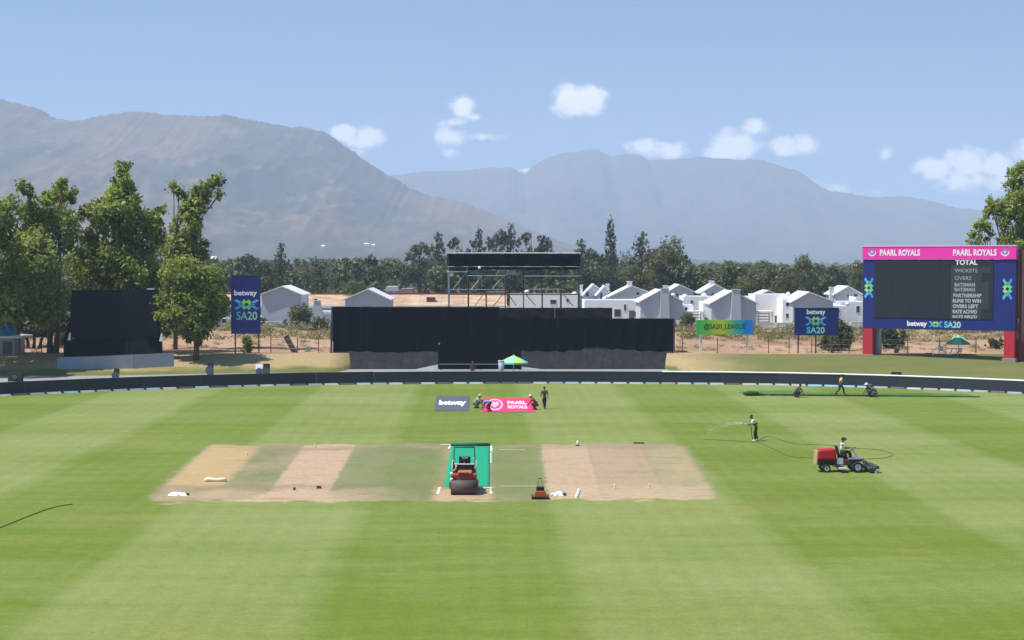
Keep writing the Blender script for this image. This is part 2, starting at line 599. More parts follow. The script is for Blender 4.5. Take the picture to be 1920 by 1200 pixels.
L_olive = leaf_mat('leaf_olive', (.055, .060, .022), (.200, .195, .075), .2)
L_pine = leaf_mat('pine_needles', (.024, .034, .020), (.120, .135, .070), .14)
L_belt = leaf_mat('leaf_belt', (.036, .048, .020), (.235, .245, .10), .25)
L_dry = leaf_mat('dry_scrub_leaf', (.14, .11, .05), (.34, .27, .14), .2)
L_scrub = leaf_mat('scrub_green_leaf', (.05, .07, .022), (.17, .19, .07), .2)

# ------------------------------------------------------------------ terrain
FX = [-110, -90, -75, -60, -45.2, -37.2, -28.2, -18.5, -8, 0, 6, 12.4, 20, 27.6, 36.7, 45.9, 60, 75, 90, 110]
FY = [60, 98, 121, 138, 150.3, 155.9, 160.6, 163.8, 165.3, 165.7, 165.8, 165.4, 164.6, 162.9, 158.9, 152.8, 140, 121, 98, 60]


def yf(x):
    i = max(0, min(len(FX) - 2, int(np.searchsorted(FX, x)) - 1))
    x0, x1 = FX[i], FX[i + 1]
    h = x1 - x0
    def sl(j):
        if j <= 0: return (FY[1] - FY[0]) / (FX[1] - FX[0])
        if j >= len(FX) - 1: return (FY[-1] - FY[-2]) / (FX[-1] - FX[-2])
        return (FY[j + 1] - FY[j - 1]) / (FX[j + 1] - FX[j - 1])
    t_ = (x - x0) / h
    a, b = sl(i) * h, sl(i + 1) * h
    return ((2 * t_**3 - 3 * t_**2 + 1) * FY[i] + (t_**3 - 2 * t_**2 + t_) * a + (-2 * t_**3 + 3 * t_**2) * FY[i + 1] + (t_**3 - t_**2) * b)


def sst(x, a, b):
    q = max(0.0, min(1.0, (x - a) / (b - a)))
    return q * q * (3 - 2 * q)


def foot(x):
    """where the bank starts to rise (y)"""
    left = 181.5 - 5.5 * sst(-x, 20, 48)
    left = min(left, yf(x) + 34)
    right = yf(x) + 2.2
    mid = 191.0
    if x < -16.4: return left + (mid - left) * sst(x, -19.0, -16.6)
    if x < 14: return mid
    return mid + (right - mid) * sst(x, 16, 19.5)


def crest(x):
    return max(foot(x) + 4, 188.0 + .5 * math.sin(x * .13))


def lump(x, y):
    return (math.sin(x * .31 + 1.3 * math.sin(y * .21)) * .5 + math.sin(x * .83 + y * .57) * .25 + math.sin(y * .9 + x * .2) * .2)


def H(x, y):
    a, b = foot(x), crest(x)
    if y <= a: return 0.0
    if y <= b: return 1.62 * sst(y, a - (b - a) * .12, b + (b - a) * .1) if False else 1.62 * (y - a) / (b - a)
    q = (y - b)
    z = 1.62 + sst(q, 2, 14) * .30 * lump(x, y) + .9 * sst(y, 208, 226) * (1 - sst(y, 236, 256)) * (.6 + .4 * math.sin(x * .11))
    return z * (1 - sst(y, 256, 300)) + 1.6 * sst(y, 256, 300)


def sheet(name, rows, m_, lab=None):
    """rows: list of equally long lists of points"""
    V = np.array(rows, dtype=np.float32).reshape(-1, 3)
    o = np_mesh(name, V, grid_quads(len(rows), len(rows[0])), m_, smooth=True)
    tag(o, lab, kind='structure')
    return o


xs = [i * 1.25 for i in range(-88, 89)]
rows = []
for k in range(0, 41):
    q = k / 40
    rows.append([(x, -12 + (yf(x) + 12) * q, 0.0) for x in xs])
sheet('outfield', rows, M_grass, 'mown green cricket outfield with broad light and dark stripes')
sheet('concrete_path', [[(x, yf(x) + (foot(x) - yf(x)) * q / 4, 0.0) for x in xs] for q in range(5)], M_conc, 'grey concrete walkway behind the boundary fence')
sheet('grass_bank', [[(x, foot(x) + (crest(x) - foot(x)) * q / 8, H(x, foot(x) + (crest(x) - foot(x)) * q / 8)) for x in xs] for q in range(9)], M_bank,
      'low grass bank, straw coloured on the left and green on the right')
er = []
for q in range(91):
    er.append([(x, crest(x) + (300 - crest(x)) * q / 90, H(x, crest(x) + (300 - crest(x)) * q / 90)) for x in xs])
sheet('bare_earth', er, M_earth, 'red bare earth and scrub beyond the ground')
pr = []
for y in [300, 330, 370, 420, 500, 600, 750, 950, 1200, 1600, 2100, 2700, 3400, 4300, 5500, 7000, 9400]:
    pr.append([(x * (1 + (y - 300) / 240), y, 1.6 + .3 * lump(x * 3, y * .05) * sst(y, 300, 400) if y > 300 else H(x, 300)) for x in xs])
sheet('plain', pr, M_plain, 'hazy flat farmland stretching to the mountains')

# the square
cs = [G(222, 950), G(1402, 946), G(1314, 827), G(368, 827)]
rows, uvs = [], []
nu, nv = 60, 30
for j in range(nv + 1):
    for i in range(nu + 1):
        a, b = i / nu, j / nv
        # straight interpolation in plan would bend the strips: interpolate in plan along edges
        p0 = cs[0].lerp(cs[3], b)
        p1 = cs[1].lerp(cs[2], b)
        p = p0.lerp(p1, a)
        rows.append((p.x, p.y, 0.004))
        uvs.append((a, b))
sq = np_mesh('pitch_square', np.array(rows, dtype=np.float32), grid_quads(nv + 1, nu + 1), M_square)
uvl = sq.data.uv_layers.new(name='UVMap')
li = np.empty(len(sq.data.loops), dtype=np.int32)
sq.data.loops.foreach_get('vertex_index', li)
uvl.data.foreach_set('uv', np.array(uvs, dtype=np.float32)[li].ravel())
tag(sq, 'worn brown cricket square of parallel pitch strips', kind='structure')


# ------------------------------------------------------------------ mountains
def vnoise(seed):
    rg = np.random.RandomState(seed)
    T = rg.rand(256, 256)
    def f(x, y):
        xi, yi = np.floor(x).astype(int), np.floor(y).astype(int)
        fx, fy = x - xi, y - yi
        fx, fy = fx * fx * (3 - 2 * fx), fy * fy * (3 - 2 * fy)
        a = T[xi % 256, yi % 256]; b = T[(xi + 1) % 256, yi % 256]
        c_ = T[xi % 256, (yi + 1) % 256]; d_ = T[(xi + 1) % 256, (yi + 1) % 256]
        return (a * (1 - fx) + b * fx) * (1 - fy) + (c_ * (1 - fx) + d_ * fx) * fy
    return f


def fbm(f, x, y, oct_=5, ridged=False):
    s_, a, tot = 0, 1.0, 0
    for i in range(oct_):
        q = f(x * 2**i + 17 * i, y * 2**i + 31 * i)
        if ridged: q = 1 - np.abs(2 * q - 1)
        s_ = s_ + a * q
        tot += a
        a *= .52
    return s_ / tot


def mountain(name, prof, Yb, Yc, m_, lab, seed, nc=760, nr=150, gully=.25, rough=7):
    pxs = np.linspace(prof[0][0], prof[-1][0], nc)
    pys = np.interp(pxs, [p[0] for p in prof], [p[1] for p in prof])
    f = vnoise(seed)
    pys = pys - (fbm(f, pxs / 26, pxs * 0 + 3, 4) - .5) * rough * np.clip((487 - pys) / 120, 0.1, 1)
    pys = pys - (fbm(f, pxs / 7, pxs * 0 + 11, 4, True) - .6) * rough * .9 * np.clip((487 - pys) / 150, 0.05, 1)
    hc = (np.tan(np.arctan((600 - pys) / F) - TILT) * Yc + CAMZ)       # crest height
    hc = np.maximum(hc, 0.0)
    X = (pxs - 960) / F * Yc
    V = np.zeros((nr, nc, 3), dtype=np.float32)
    for j in range(nr):
        q = j / (nr - 1) * 1.35
        Y = Yb + (Yc - Yb) * q
        if q <= 1: sh = q ** 1.35
        else: sh = 1 - ((q - 1) / .35) ** 1.5
        g_ = fbm(f, X / (Yc * .055), X * 0 + Y / (Yc * .20) + 9, 5, True)
        g2 = fbm(f, X / (Yc * .016) + 50, X * 0 + Y / (Yc * .03), 4)
        amp = np.sin(min(q, 1) * math.pi) ** .8 if q < 1 else 0
        z = hc * sh - hc * amp * gully * (1 - g_) * 1.6 + hc * amp * .05 * (g2 - .5) * 2
        # never stand taller in view than the crest line
        lim = CAMZ + (hc - CAMZ) * (Y / Yc) - hc * .02 * (1 - min(q, 1))
        if q < 1: z = np.minimum(z, lim)
        V[j, :, 0] = X
        V[j, :, 1] = Y
        V[j, :, 2] = np.maximum(z, -20) - (6 if j == 0 else 0)
    o = np_mesh(name, V.reshape(-1, 3), grid_quads(nr, nc), m_, smooth=True)
    tag(o, lab, kind='structure')


mountain('mountain', [(-1500, 300), (-900, 200), (-500, 225), (-300, 170), (-150, 175), (0, 187), (40, 191), (75, 205), (100, 219), (125, 226), (160, 222), (225, 212), (240, 207), (300, 212), (380, 216), (420, 213),
                      (470, 222), (500, 228), (530, 235), (560, 237), (590, 242), (610, 247), (640, 268), (680, 297), (720, 320), (745, 338), (770, 352), (810, 366), (870, 379), (920, 401), (960, 416), (1000, 431),
                      (1040, 447), (1090, 464), (1150, 474), (1250, 482), (1320, 487)], 2600, 5400, M_mtn, 'brown hazy mountain filling the left half of the horizon', 5)
mountain('far_mountain_range', [(300, 360), (600, 345), (740, 327), (800, 322), (850, 319), (900, 316), (960, 314), (972, 322), (985, 326), (1000, 308), (1020, 297), (1050, 288), (1080, 284), (1105, 278), (1120, 279), (1135, 289), (1150, 294), (1160, 291),
                                (1180, 288), (1200, 289), (1215, 300), (1230, 301), (1260, 298), (1310, 293), (1340, 296), (1365, 298), (1390, 301), (1420, 297), (1445, 303), (1470, 314), (1495, 320), (1515, 335), (1550, 355), (1590, 362), (1640, 371), (1665, 367),
                                (1700, 368), (1750, 378), (1790, 388), (1850, 396), (1920, 402), (2050, 350), (2300, 370), (2700, 340), (3200, 360)], 6400, 9000, M_far, 'pale blue serrated mountain range on the right horizon', 11, gully=.12, rough=5)

# ------------------------------------------------------------------ haze
hz = MB().box(-5200, 5200, -40, 10300, -30, 790)
M_haze = bpy.data.materials.new('summer_haze')
M_haze.use_nodes = True
t = N(M_haze.node_tree)
pv = t.n('ShaderNodeVolumePrincipled')
pv.inputs['Color'].default_value = (.66, .79, 1.0, 1)
pv.inputs['Density'].default_value = 1.5e-4
pv.inputs['Anisotropy'].default_value = 0.0
o_ = t.n('ShaderNodeOutputMaterial')
t.link(pv.outputs[0], o_.inputs['Volume'])
ho = hz.build('haze', M_haze)
tag(ho, 'pale summer haze over the valley', kind='stuff')

# ------------------------------------------------------------------ foliage
def leaves(rg, C, Rr, n, size, squash=1.0, clump=22, fill=.35, cs=.55):
    """random leaf quads in clumps spread through blobs; C: (k,3) centres, Rr: (k,3) radii, n: total leaves"""
    C = np.asarray(C, dtype=float)
    Rr = np.asarray(Rr, dtype=float)
    wts = (Rr.prod(1)) ** (2 / 3)
    cnt = np.maximum((n * wts / wts.sum()).astype(int), 12)
    P_, T_, Nn = [], [], []
    for c, r, k in zip(C, Rr, cnt):
        m_ = max(9, k // clump)
        d = rg.normal(size=(m_, 3))
        d /= np.linalg.norm(d, axis=1)[:, None]
        rad = (fill + (1 - fill) * rg.rand(m_) ** .45)[:, None]
        sc_ = d * rad * r
        ix = rg.randint(0, m_, k)
        cl = float(np.min(r)) * .30
        pos = c + sc_[ix] + rg.normal(size=(k, 3)) * cl * cs
        P_.append(pos)
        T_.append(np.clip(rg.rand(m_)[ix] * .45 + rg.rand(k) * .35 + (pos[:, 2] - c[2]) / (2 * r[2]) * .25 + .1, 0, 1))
        nn = d[ix] * .8 + rg.normal(size=(k, 3)) * .7 + np.array([0, 0, .35])
        Nn.append(nn)
    pos = np.concatenate(P_); tint = np.concatenate(T_); nn = np.concatenate(Nn)
    nn /= np.linalg.norm(nn, axis=1)[:, None]
    k = len(pos)
    a = np.cross(nn, rg.normal(size=(k, 3)))
    a /= np.linalg.norm(a, axis=1)[:, None]
    b = np.cross(nn, a)
    s1 = size * (.45 + .35 * rg.rand(k) + .8 * rg.rand(k) ** 4)[:, None]
    s2 = s1 * (.45 + .3 * rg.rand(k))[:, None]
    bend = nn * s1 * .25
    V = np.empty((k, 4, 3))
    V[:, 0] = pos - a * s1 * .5 - bend * .5
    V[:, 1] = pos + b * s2 * .5 + bend * .3
    V[:, 2] = pos + a * s1 * .5 - bend * .5
    V[:, 3] = pos - b * s2 * .5 + bend * .3
    return V.reshape(-1, 3), np.arange(k * 4).reshape(-1, 4), tint


def near_tree(name, label, blobs, Y, trunk_px, leafm, n, size, seed, group=None, rtr=.30, base_py=None, stems=1, yo=0.0):
    """blobs given where they stand in the view: (px, py, rx, ry) at distance Y, with real depth"""
    rg = np.random.RandomState(seed)
    bx = (trunk_px - 960) / F * Y
    zb = H(bx, Y)
    base = Vector((bx, Y, zb))
    th = thing(name, label, 'tree', base, group=group)
    C, Rr = [], []
    for (px, py, rx, ry) in blobs:
        p = P(px, py, Y)
        r1, r2 = rx / F * Y, ry / F * Y
        C.append([p.x - bx, rg.uniform(-.5, .5) * min(r1, 2.5) + yo * rg.rand(), p.z - zb])
        Rr.append([r1, r1 * .95 if r1 > r2 * .5 else r1, r2])
    # small outer sprays that break the outline
    Cs, Rs = [], []
    for c, r in zip(C, Rr):
        for q in range(int(3 + min(r[0], 3) * 3.5)):
            d = rg.normal(size=3); d[2] = abs(d[2]) * .9 - .15
            d /= np.linalg.norm(d)
            e = [c[i] + d[i] * r[i] * rg.uniform(.85, 1.18) for i in range(3)]
            s_ = rg.uniform(.22, .55)
            Cs.append(e); Rs.append([s_, s_, s_ * rg.uniform(.8, 1.9)])
    V, Q, T_ = leaves(rg, C, Rr, int(n * .52), size * 1.30, clump=30, cs=.52, fill=.50)
    V2, Q2, T2 = leaves(rg, Cs, Rs, int(n * .10), size * 1.1, clump=10, cs=1.4, fill=.1)
    Q = np.concatenate([Q, Q2 + len(V)]); V = np.concatenate([V, V2]); T_ = np.concatenate([T_, np.clip(T2 + .1, 0, 1)])
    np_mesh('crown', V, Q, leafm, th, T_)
    mb = MB()
    lo = min(c[2] - r[2] for c, r in zip(C, Rr))
    fork = max(1.0, lo + .8)
    for sidx in range(stems):
        off = (sidx - (stems - 1) / 2) * 1.1
        topc = max(C, key=lambda q: q[2])
        pts = [(off * .6, 0, -.1), (off * .7 + .1, 0, fork * .5), (off, .1, fork)]
        mb.tube(pts, [rtr * 1.25, rtr, rtr * .85], 9)
        for c, r in zip(C, Rr):
            a = Vector(pts[-1])
            e = Vector(c)
            mid = a.lerp(e, .5) + Vector((rg.uniform(-.4, .4), rg.uniform(-.4, .4), rg.uniform(.1, .8)))
            mb.tube([a - Vector((0, 0, .3)), mid, e], [rtr * .55, rtr * .33, .05], 6)
            for q in range(3):
                e2 = e + Vector((rg.uniform(-1, 1) * r[0] * .8, rg.uniform(-1, 1) * r[1] * .8, rg.uniform(-.3, .9) * r[2]))
                mb.tube([mid.lerp(e, .6), e2], [rtr * .18, .025], 5)
    mb.build('trunk', M_bark, th, smooth=True)
    return th


YT = 194
near_tree('broadleaf_tree', 'dense dark green tree at the far left edge of the ground with a yellowish top',
          [(5, 415, 45, 60), (45, 420, 40, 50), (20, 500, 60, 60), (-20, 560, 60, 50), (-30, 390, 30, 45), (50, 560, 40, 50)], 189, 30, L_near, 26000, .42, 1, yo=-15)
near_tree('broadleaf_tree', 'leafy tree with a flat ragged top, second from the left edge',
          [(118, 365, 34, 18), (100, 400, 26, 30), (132, 430, 36, 40), (108, 490, 45, 50), (95, 560, 50, 45), (85, 360, 12, 14), (150, 350, 8, 8)], 190, 98, L_near, 21000, .40, 2, stems=2, yo=-14)
near_tree('broadleaf_tree', 'tallest tree of the left clump with a pointed narrow top',
          [(228, 322, 11, 24), (230, 342, 17, 20), (232, 362, 26, 26), (222, 380, 34, 28), (225, 405, 46, 40), (180, 420, 30, 42), (265, 440, 38, 44), (215, 490, 62, 50), (262, 515, 50, 36), (170, 500, 40, 50), (300, 400, 9, 22), (289, 425, 14, 22)], 191, 215, L_near, 34000, .40, 3, stems=2)
near_tree('broadleaf_tree', 'thin leaning tree with an arched tip above its neighbours',
          [(403, 342, 14, 15), (388, 352, 16, 14), (376, 366, 18, 18), (352, 372, 14, 10), (336, 360, 9, 9), (326, 350, 6, 7), (368, 380, 20, 20), (362, 395, 22, 22), (352, 430, 28, 30), (335, 470, 36, 32), (365, 470, 26, 34), (411, 366, 5, 10)], 198, 328, L_near, 15000, .38, 4, rtr=.22)
near_tree('broadleaf_tree', 'round light green tree beside the black screen, leafy nearly to the ground',
          [(345, 520, 42, 36), (385, 530, 32, 30), (360, 570, 58, 42), (398, 575, 30, 32), (330, 590, 34, 30), (368, 612, 36, 26), (366, 632, 16, 16)], 185.5, 366, L_near, 26000, .36, 5, rtr=.30)
near_tree('broadleaf_tree', 'big tree whose branches reach in at the left edge above the kiosk',
          [(-70, 420, 50, 70), (-110, 480, 60, 70), (-50, 520, 45, 60), (-90, 560, 60, 50), (-20, 470, 22, 40)], 180, -85, L_near, 26000, .42, 8, yo=-8)
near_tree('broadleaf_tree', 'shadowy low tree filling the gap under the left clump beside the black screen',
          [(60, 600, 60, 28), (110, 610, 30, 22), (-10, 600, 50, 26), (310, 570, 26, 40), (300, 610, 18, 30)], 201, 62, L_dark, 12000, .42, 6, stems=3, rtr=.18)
near_tree('broadleaf_tree', 'leafy tree behind the scoreboard at the right edge',
          [(1900, 400, 34, 44), (1870, 400, 24, 20), (1930, 350, 34, 48), (1840, 440, 20, 24), (1905, 460, 34, 40), (1858, 385, 12, 10), (1912, 318, 8, 10), (1925, 540, 40, 60), (1960, 430, 50, 70), (1900, 345, 14, 10), (1826, 462, 9, 9), (1915, 610, 22, 30)], 199, 1935, L_near, 28000, .38, 7)


# unit background trees, 10 m tall, base at the origin
def proto(kind, seed):
    rg = np.random.RandomState(seed)
    C, Rr = [], []
    if kind == 'round':
        for i in range(9):
            a = rg.rand() * 6.28
            q = rg.rand() ** .5 * 2.2
            z = rg.uniform(3.2, 8.0)
            s_ = 1 - abs(z - 5.5) / 6
            C.append([math.cos(a) * q * s_, math.sin(a) * q * s_, z])
            Rr.append([1.9 * s_ + .5, 1.9 * s_ + .5, 1.7])
        C.append([0, 0, 8.1]); Rr.append([1.6, 1.6, 1.7])
        C.append([0, 0, 2.4]); Rr.append([2.6, 2.6, 1.8])
        lm, n, size = L_belt, 6500, .36
    elif kind == 'pine':
        z = 1.8
        while z < 9.6:
            r = (1 - z / 10.6) * 3.3 * rg.uniform(.55, 1.15) + .35
            a = rg.rand() * 6.28
            for k in range(3):
                a += 2.1 + rg.uniform(-.4, .4)
                C.append([math.cos(a) * r * .6, math.sin(a) * r * .6, z + rg.uniform(-.2, .3)])
                Rr.append([r * .55 + .12, r * .55 + .12, .42 + r * .12])
            z += rg.uniform(.55, .85)
        C.append([0, 0, 9.6]); Rr.append([.3, .3, .6])
        lm, n, size = L_pine, 6500, .30
    elif kind == 'cypress':
        for k in range(14):
            z = .8 + k * .66
            r = 1.25 * math.sin(math.pi * min(1, (z + 1.6) / 12.2)) ** .9
            C.append([rg.uniform(-.1, .1), rg.uniform(-.1, .1), z]); Rr.append([r, r, .62])
        C.append([0, 0, 9.7]); Rr.append([.2, .2, .5])
        lm, n, size = L_pine, 6500, .26
    elif kind == 'gum':
        for i in range(11):
            a = rg.rand() * 6.28
            q = rg.rand() ** .6 * 2.4
            z = rg.uniform(3.4, 8.9)
            C.append([math.cos(a) * q, math.sin(a) * q, z])
            k = rg.uniform(.7, 1.25)
            Rr.append([k, k, k * .8])
        C.append([0, 0, 4.5]); Rr.append([1.8, 1.8, 2.2])
        lm, n, size = L_pine, 6000, .32
    V, Q, T_ = leaves(rg, C, Rr, n, size)
    th = bpy.data.objects.new('proto_' + kind, None)
    cr = np_mesh('crown', V, Q, lm, None, T_)
    mb = MB()
    mb.tube([(0, 0, -.4), (.05, 0, 2.5), (0, .05, 6), (0, 0, 9)], [.28, .22, .13, .03], 7)
    for i in range(6):
        c = C[rg.randint(len(C))]
        mb.tube([(0, 0, max(1.2, c[2] - 1.8)), c], [.1, .03], 5)
    tk = mb.build('trunk', M_bark, None, smooth=True)
    meshes = (cr.data, tk.data)
    bpy.data.objects.remove(cr); bpy.data.objects.remove(tk); bpy.data.objects.remove(th)
    return meshes


PR = {'round': [proto('round', 21), proto('round', 22), proto('round', 23)], 'pine': [proto('pine', 24), proto('pine', 25), proto('pine', 29)],
      'cypress': [proto('cypress', 26)], 'gum': [proto('gum', 27), proto('gum', 28), proto('gum', 30)]}
NAMES = {'round': 'broadleaf_tree', 'pine': 'pine_tree', 'cypress': 'cypress_tree', 'gum': 'gum_tree'}
CLONES = {}


def recolor(me, m_):
    key = (me.name, m_.name)
    if key not in CLONES:
        q = me.copy()
        q.materials.clear()
        q.materials.append(m_)
        CLONES[key] = q
    return CLONES[key]


def bg_tree(kind, px, top, wpx, Y, label, leafm=None, group=None, cat='tree', vi=0):
    x = (px - 960) / F * Y
    zb = H(x, Y) if Y < 300 else 1.6
    top_z = P(px, top, Y).z
    h = top_z - zb
    wid = wpx / F * Y
    natural = {'round': 6.6, 'pine': 5.4, 'cypress': 2.7, 'gum': 5.8}[kind]
    th = thing(NAMES[kind], label, cat, (x, Y, zb), random.Random(px * 7 + top).uniform(0, 6.28), group)
    th.scale = (wid / natural, wid / natural, h / 10)
    cr, tk = PR[kind][vi % len(PR[kind])]
    link_mesh('crown', recolor(cr, leafm) if leafm else cr, th)
    link_mesh('trunk', tk, th)
    return th


BT = [
    # kind, px, top, width px, distance, label, leaf, variant
    ('gum', 415, 474, 70, 420, 'grey green tree just right of the leaning tree tip, left end of the tree belt', L_belt, 0),
    ('gum', 462, 470, 66, 400, 'dark feathery tree rising behind the tall navy banner', L_pine, 1),
    ('round', 492, 484, 50, 380, 'dark bushy tree right behind the right edge of the tall navy banner', L_dark, 0),
    ('pine', 527, 455, 56, 360, 'solitary pointed pine above the grey gable left of the tan roof', L_pine, 0),
    ('round', 566, 496, 56, 430, 'green round tree between the pointed pine and the grey roofed bushes', L_belt, 1),
    ('gum', 600, 484, 66, 450, 'mottled tree left of centre of the tree belt above the tan roof', L_olive, 2),
    ('round', 640, 492, 70, 420, 'wide green tree left of the middle gable roof', L_belt, 2),
    ('round', 668, 522, 74, 330, 'yellow green low tree rising just behind the middle grey gable', L_scrub, 0),
    ('gum', 700, 470, 40, 400, 'narrow dark tree right above the middle grey gable', L_dark, 0),
    ('round', 738, 482, 62, 440, 'bluish green tree above the two small pale roofs', L_belt, 1),
    ('gum', 786, 447, 70, 430, 'tall dark gum tree left of the camera platform', L_pine, 1),
    ('pine', 822, 434, 56, 420, 'tall dark conifer with a thin spike at the left end of the platform', L_pine, 1),
    ('gum', 866, 436, 62, 425, 'dark tree above the left part of the black platform roof', L_dark, 2),
    ('pine', 898, 428, 50, 430, 'slim pine with a bare tip above the black platform roof', L_pine, 0),
    ('gum', 930, 420, 66, 425, 'tallest of the dark trees above the black platform roof', L_pine, 0),
    ('pine', 958, 420, 50, 440, 'twin topped dark pine over the middle of the platform roof', L_pine, 2),
    ('gum', 996, 426, 66, 425, 'dark spreading tree above the right part of the platform roof', L_pine, 2),
    ('gum', 1022, 438, 50, 430, 'lower dark tree at the right end of the group above the platform roof', L_dark, 1),
    ('pine', 1090, 447, 60, 430, 'dull green pine between the platform and the lone cypress', L_pine, 1),
    ('gum', 1117, 458, 58, 410, 'grey green tree directly left of the lone cypress', L_pine, 0),
    ('cypress', 1145, 406, 27, 420, 'lone tall narrow dark cypress against the pale mountains', L_pine, 0),
    ('round', 1092, 498, 80, 350, 'low dark green tree behind the leftmost white houses', L_dark, 0),
    ('round', 1142, 500, 80, 345, 'low dark green tree at the foot of the lone cypress', L_dark, 1),
    ('pine', 1203, 436, 74, 400, 'spiky dark pine with a broken top left of the broad olive tree', L_pine, 2),
    ('round', 1186, 492, 70, 350, 'brownish olive bush like tree below the spiky broken pine', L_olive, 2),
    ('round', 1258, 440, 92, 370, 'broad rounded olive green tree, the biggest behind the white houses', L_olive, 1),
    ('round', 1228, 472, 60, 365, 'olive tree joined to the left side of the broad rounded one', L_olive, 0),
    ('round', 1318, 500, 56, 400, 'dark green tree right of the broad olive tree', L_mid, 2),
    ('round', 1374, 484, 68, 420, 'rounded dark tree above the gap between the two big white gables', L_mid, 0),
    ('gum', 1344, 498, 60, 390, 'mottled dark tree above the white house with the square chimney', L_mid, 1),
    ('round', 1430, 484, 62, 440, 'hazy round tree right of middle above the white flat roofs', L_belt, 2),
    ('round', 1396, 516, 60, 330, 'light olive tree just behind the tapered chimney gable', L_olive, 1),
    ('gum', 1448, 512, 66, 330, 'brownish green tree behind the long white flat roof', L_olive, 0),
    ('round', 1502, 471, 58, 350, 'tall rounded tree above the navy advert board, left of the scoreboard', L_belt, 0),
    ('gum', 1475, 508, 50, 335, 'brown tinged tree at the left foot of the tall rounded tree', L_olive, 2),
    ('gum', 1545, 516, 50, 360, 'low hazy bushy tree right of the tall rounded tree', L_mid, 1),
    ('cypress', 1571, 508, 15, 380, 'thin dark cypress near the scoreboard, left of a pair', L_dark, 0),
    ('cypress', 1584, 511, 14, 380, 'thin dark cypress nearest the scoreboard edge', L_dark, 0),
    ('round', 1608, 484, 46, 420, 'hazy dark tree partly hidden by the left edge of the scoreboard', L_mid, 2),
]
for (kd, px, top, wd, Y, lab, lm, vi) in BT:
    bg_tree(kd, px, top, wd, Y, lab, lm, group='trees of the belt behind the houses', vi=vi)

# the far woods: nobody could count them
rg = np.random.RandomState(77)
V_all, T_all = [], []
unit = []
for s_ in range(6):
    C = [[rg.uniform(-1.6, 1.6), rg.uniform(-1.6, 1.6), rg.uniform(2.2, 6.5)] for _ in range(5)] + [[0, 0, 1.5]]
    Rr = [[1.7, 1.7, 1.5]] * 5 + [[2.8, 2.8, 1.6]]
    unit.append((leaves(rg, C, Rr, 1000, .85, clump=9), leaves(rg, C, Rr, 420, 1.25, clump=8)))
for i in range(1350):
    Y = 340 * math.exp(rg.rand() ** .9 * math.log(4200 / 340))
    px = rg.uniform(-60, 1980)
    X = (px - 960) / F * Y
    # thin out to clumps and hedgerows
    if Y > 600 and math.sin(X * .011 + 2 * math.sin(Y * .004)) + math.sin(Y * .009 + X * .003) + rg.uniform(-.9, .9) < -.1: continue
    v, q, tt = unit[rg.randint(6)][0 if Y < 620 else 1]
    ycap = 492 if px > 1290 else 470 if px > 770 else 481
    s_ = rg.uniform(.75, 1.5) * (1 if Y < 900 else 1.35)
    if Y < 520: s_ *= .85
    a = rg.rand() * 6.28
    ca, sa = math.cos(a) * s_, math.sin(a) * s_
    n_keep = len(v) // 4 if Y < 1300 else len(v) // 8
    v = v[:n_keep * 4] if Y < 1300 else v[(np.arange(len(v)).reshape(-1, 4)[::2]).ravel()][:n_keep * 4]
    k_ = 1.0 if Y < 1300 else 1.4
    w_ = np.empty_like(v)
    w_[:, 0] = X + v[:, 0] * ca - v[:, 1] * sa
    w_[:, 1] = Y + v[:, 0] * sa + v[:, 1] * ca
    hs = s_ * (1.15 if rg.rand() > .12 else 1.8)
    hs = min(hs, (CAMZ + (487 - ycap + rg.uniform(-6, 3)) / F * Y - 1.4) / 8.2)
    w_[:, 2] = 1.4 + v[:, 2] * max(hs, .35)
    V_all.append(w_)
    sh = rg.uniform(-.25, .25)
    T_all.append(np.clip(tt[:n_keep] + sh, 0, 1))
V = np.concatenate(V_all)
o = np_mesh('woodland', V, np.arange(len(V)).reshape(-1, 4), leaf_mat('woodland_leaf', (.034, .045, .020), (.195, .205, .092), .18), None, np.concatenate(T_all))
tag(o, 'hazy woods and hedgerows across the valley floor', kind='stuff')


def bush(px, base_py, wpx, hpx, Y, label, leafm, seed, group=None, n=1600, size=.24, name='bush'):
    rg = np.random.RandomState(seed)
    x = (px - 960) / F * Y
    zb = H(x, Y)
    wd, ht = wpx / F * Y, hpx / F * Y
    C, Rr = [], []
    for i in range(5):
        a = rg.rand() * 6.28
        q = rg.rand() * wd * .26
        r = wd * rg.uniform(.18, .28)
        C.append([math.cos(a) * q, math.sin(a) * q, ht * rg.uniform(.3, .72)])
        Rr.append([r, r, ht * rg.uniform(.22, .30)])
    C.append([0, 0, ht * .25]); Rr.append([wd * .42, wd * .36, ht * .25])
    th = thing(name, label, 'bush', (x, Y, zb), group=group)
    V, Q, T_ = leaves(rg, C, Rr, n, size)
    np_mesh('foliage', V, Q, leafm, th, T_)
    mb = MB()
    for i in range(4):
        mb.tube([(rg.uniform(-.1, .1), rg.uniform(-.1, .1), -.05), (rg.uniform(-.3, .3) * wd * .5, 0, ht * .55)], [.05, .02], 5)
    mb.build('stem', M_bark, th)
    return th


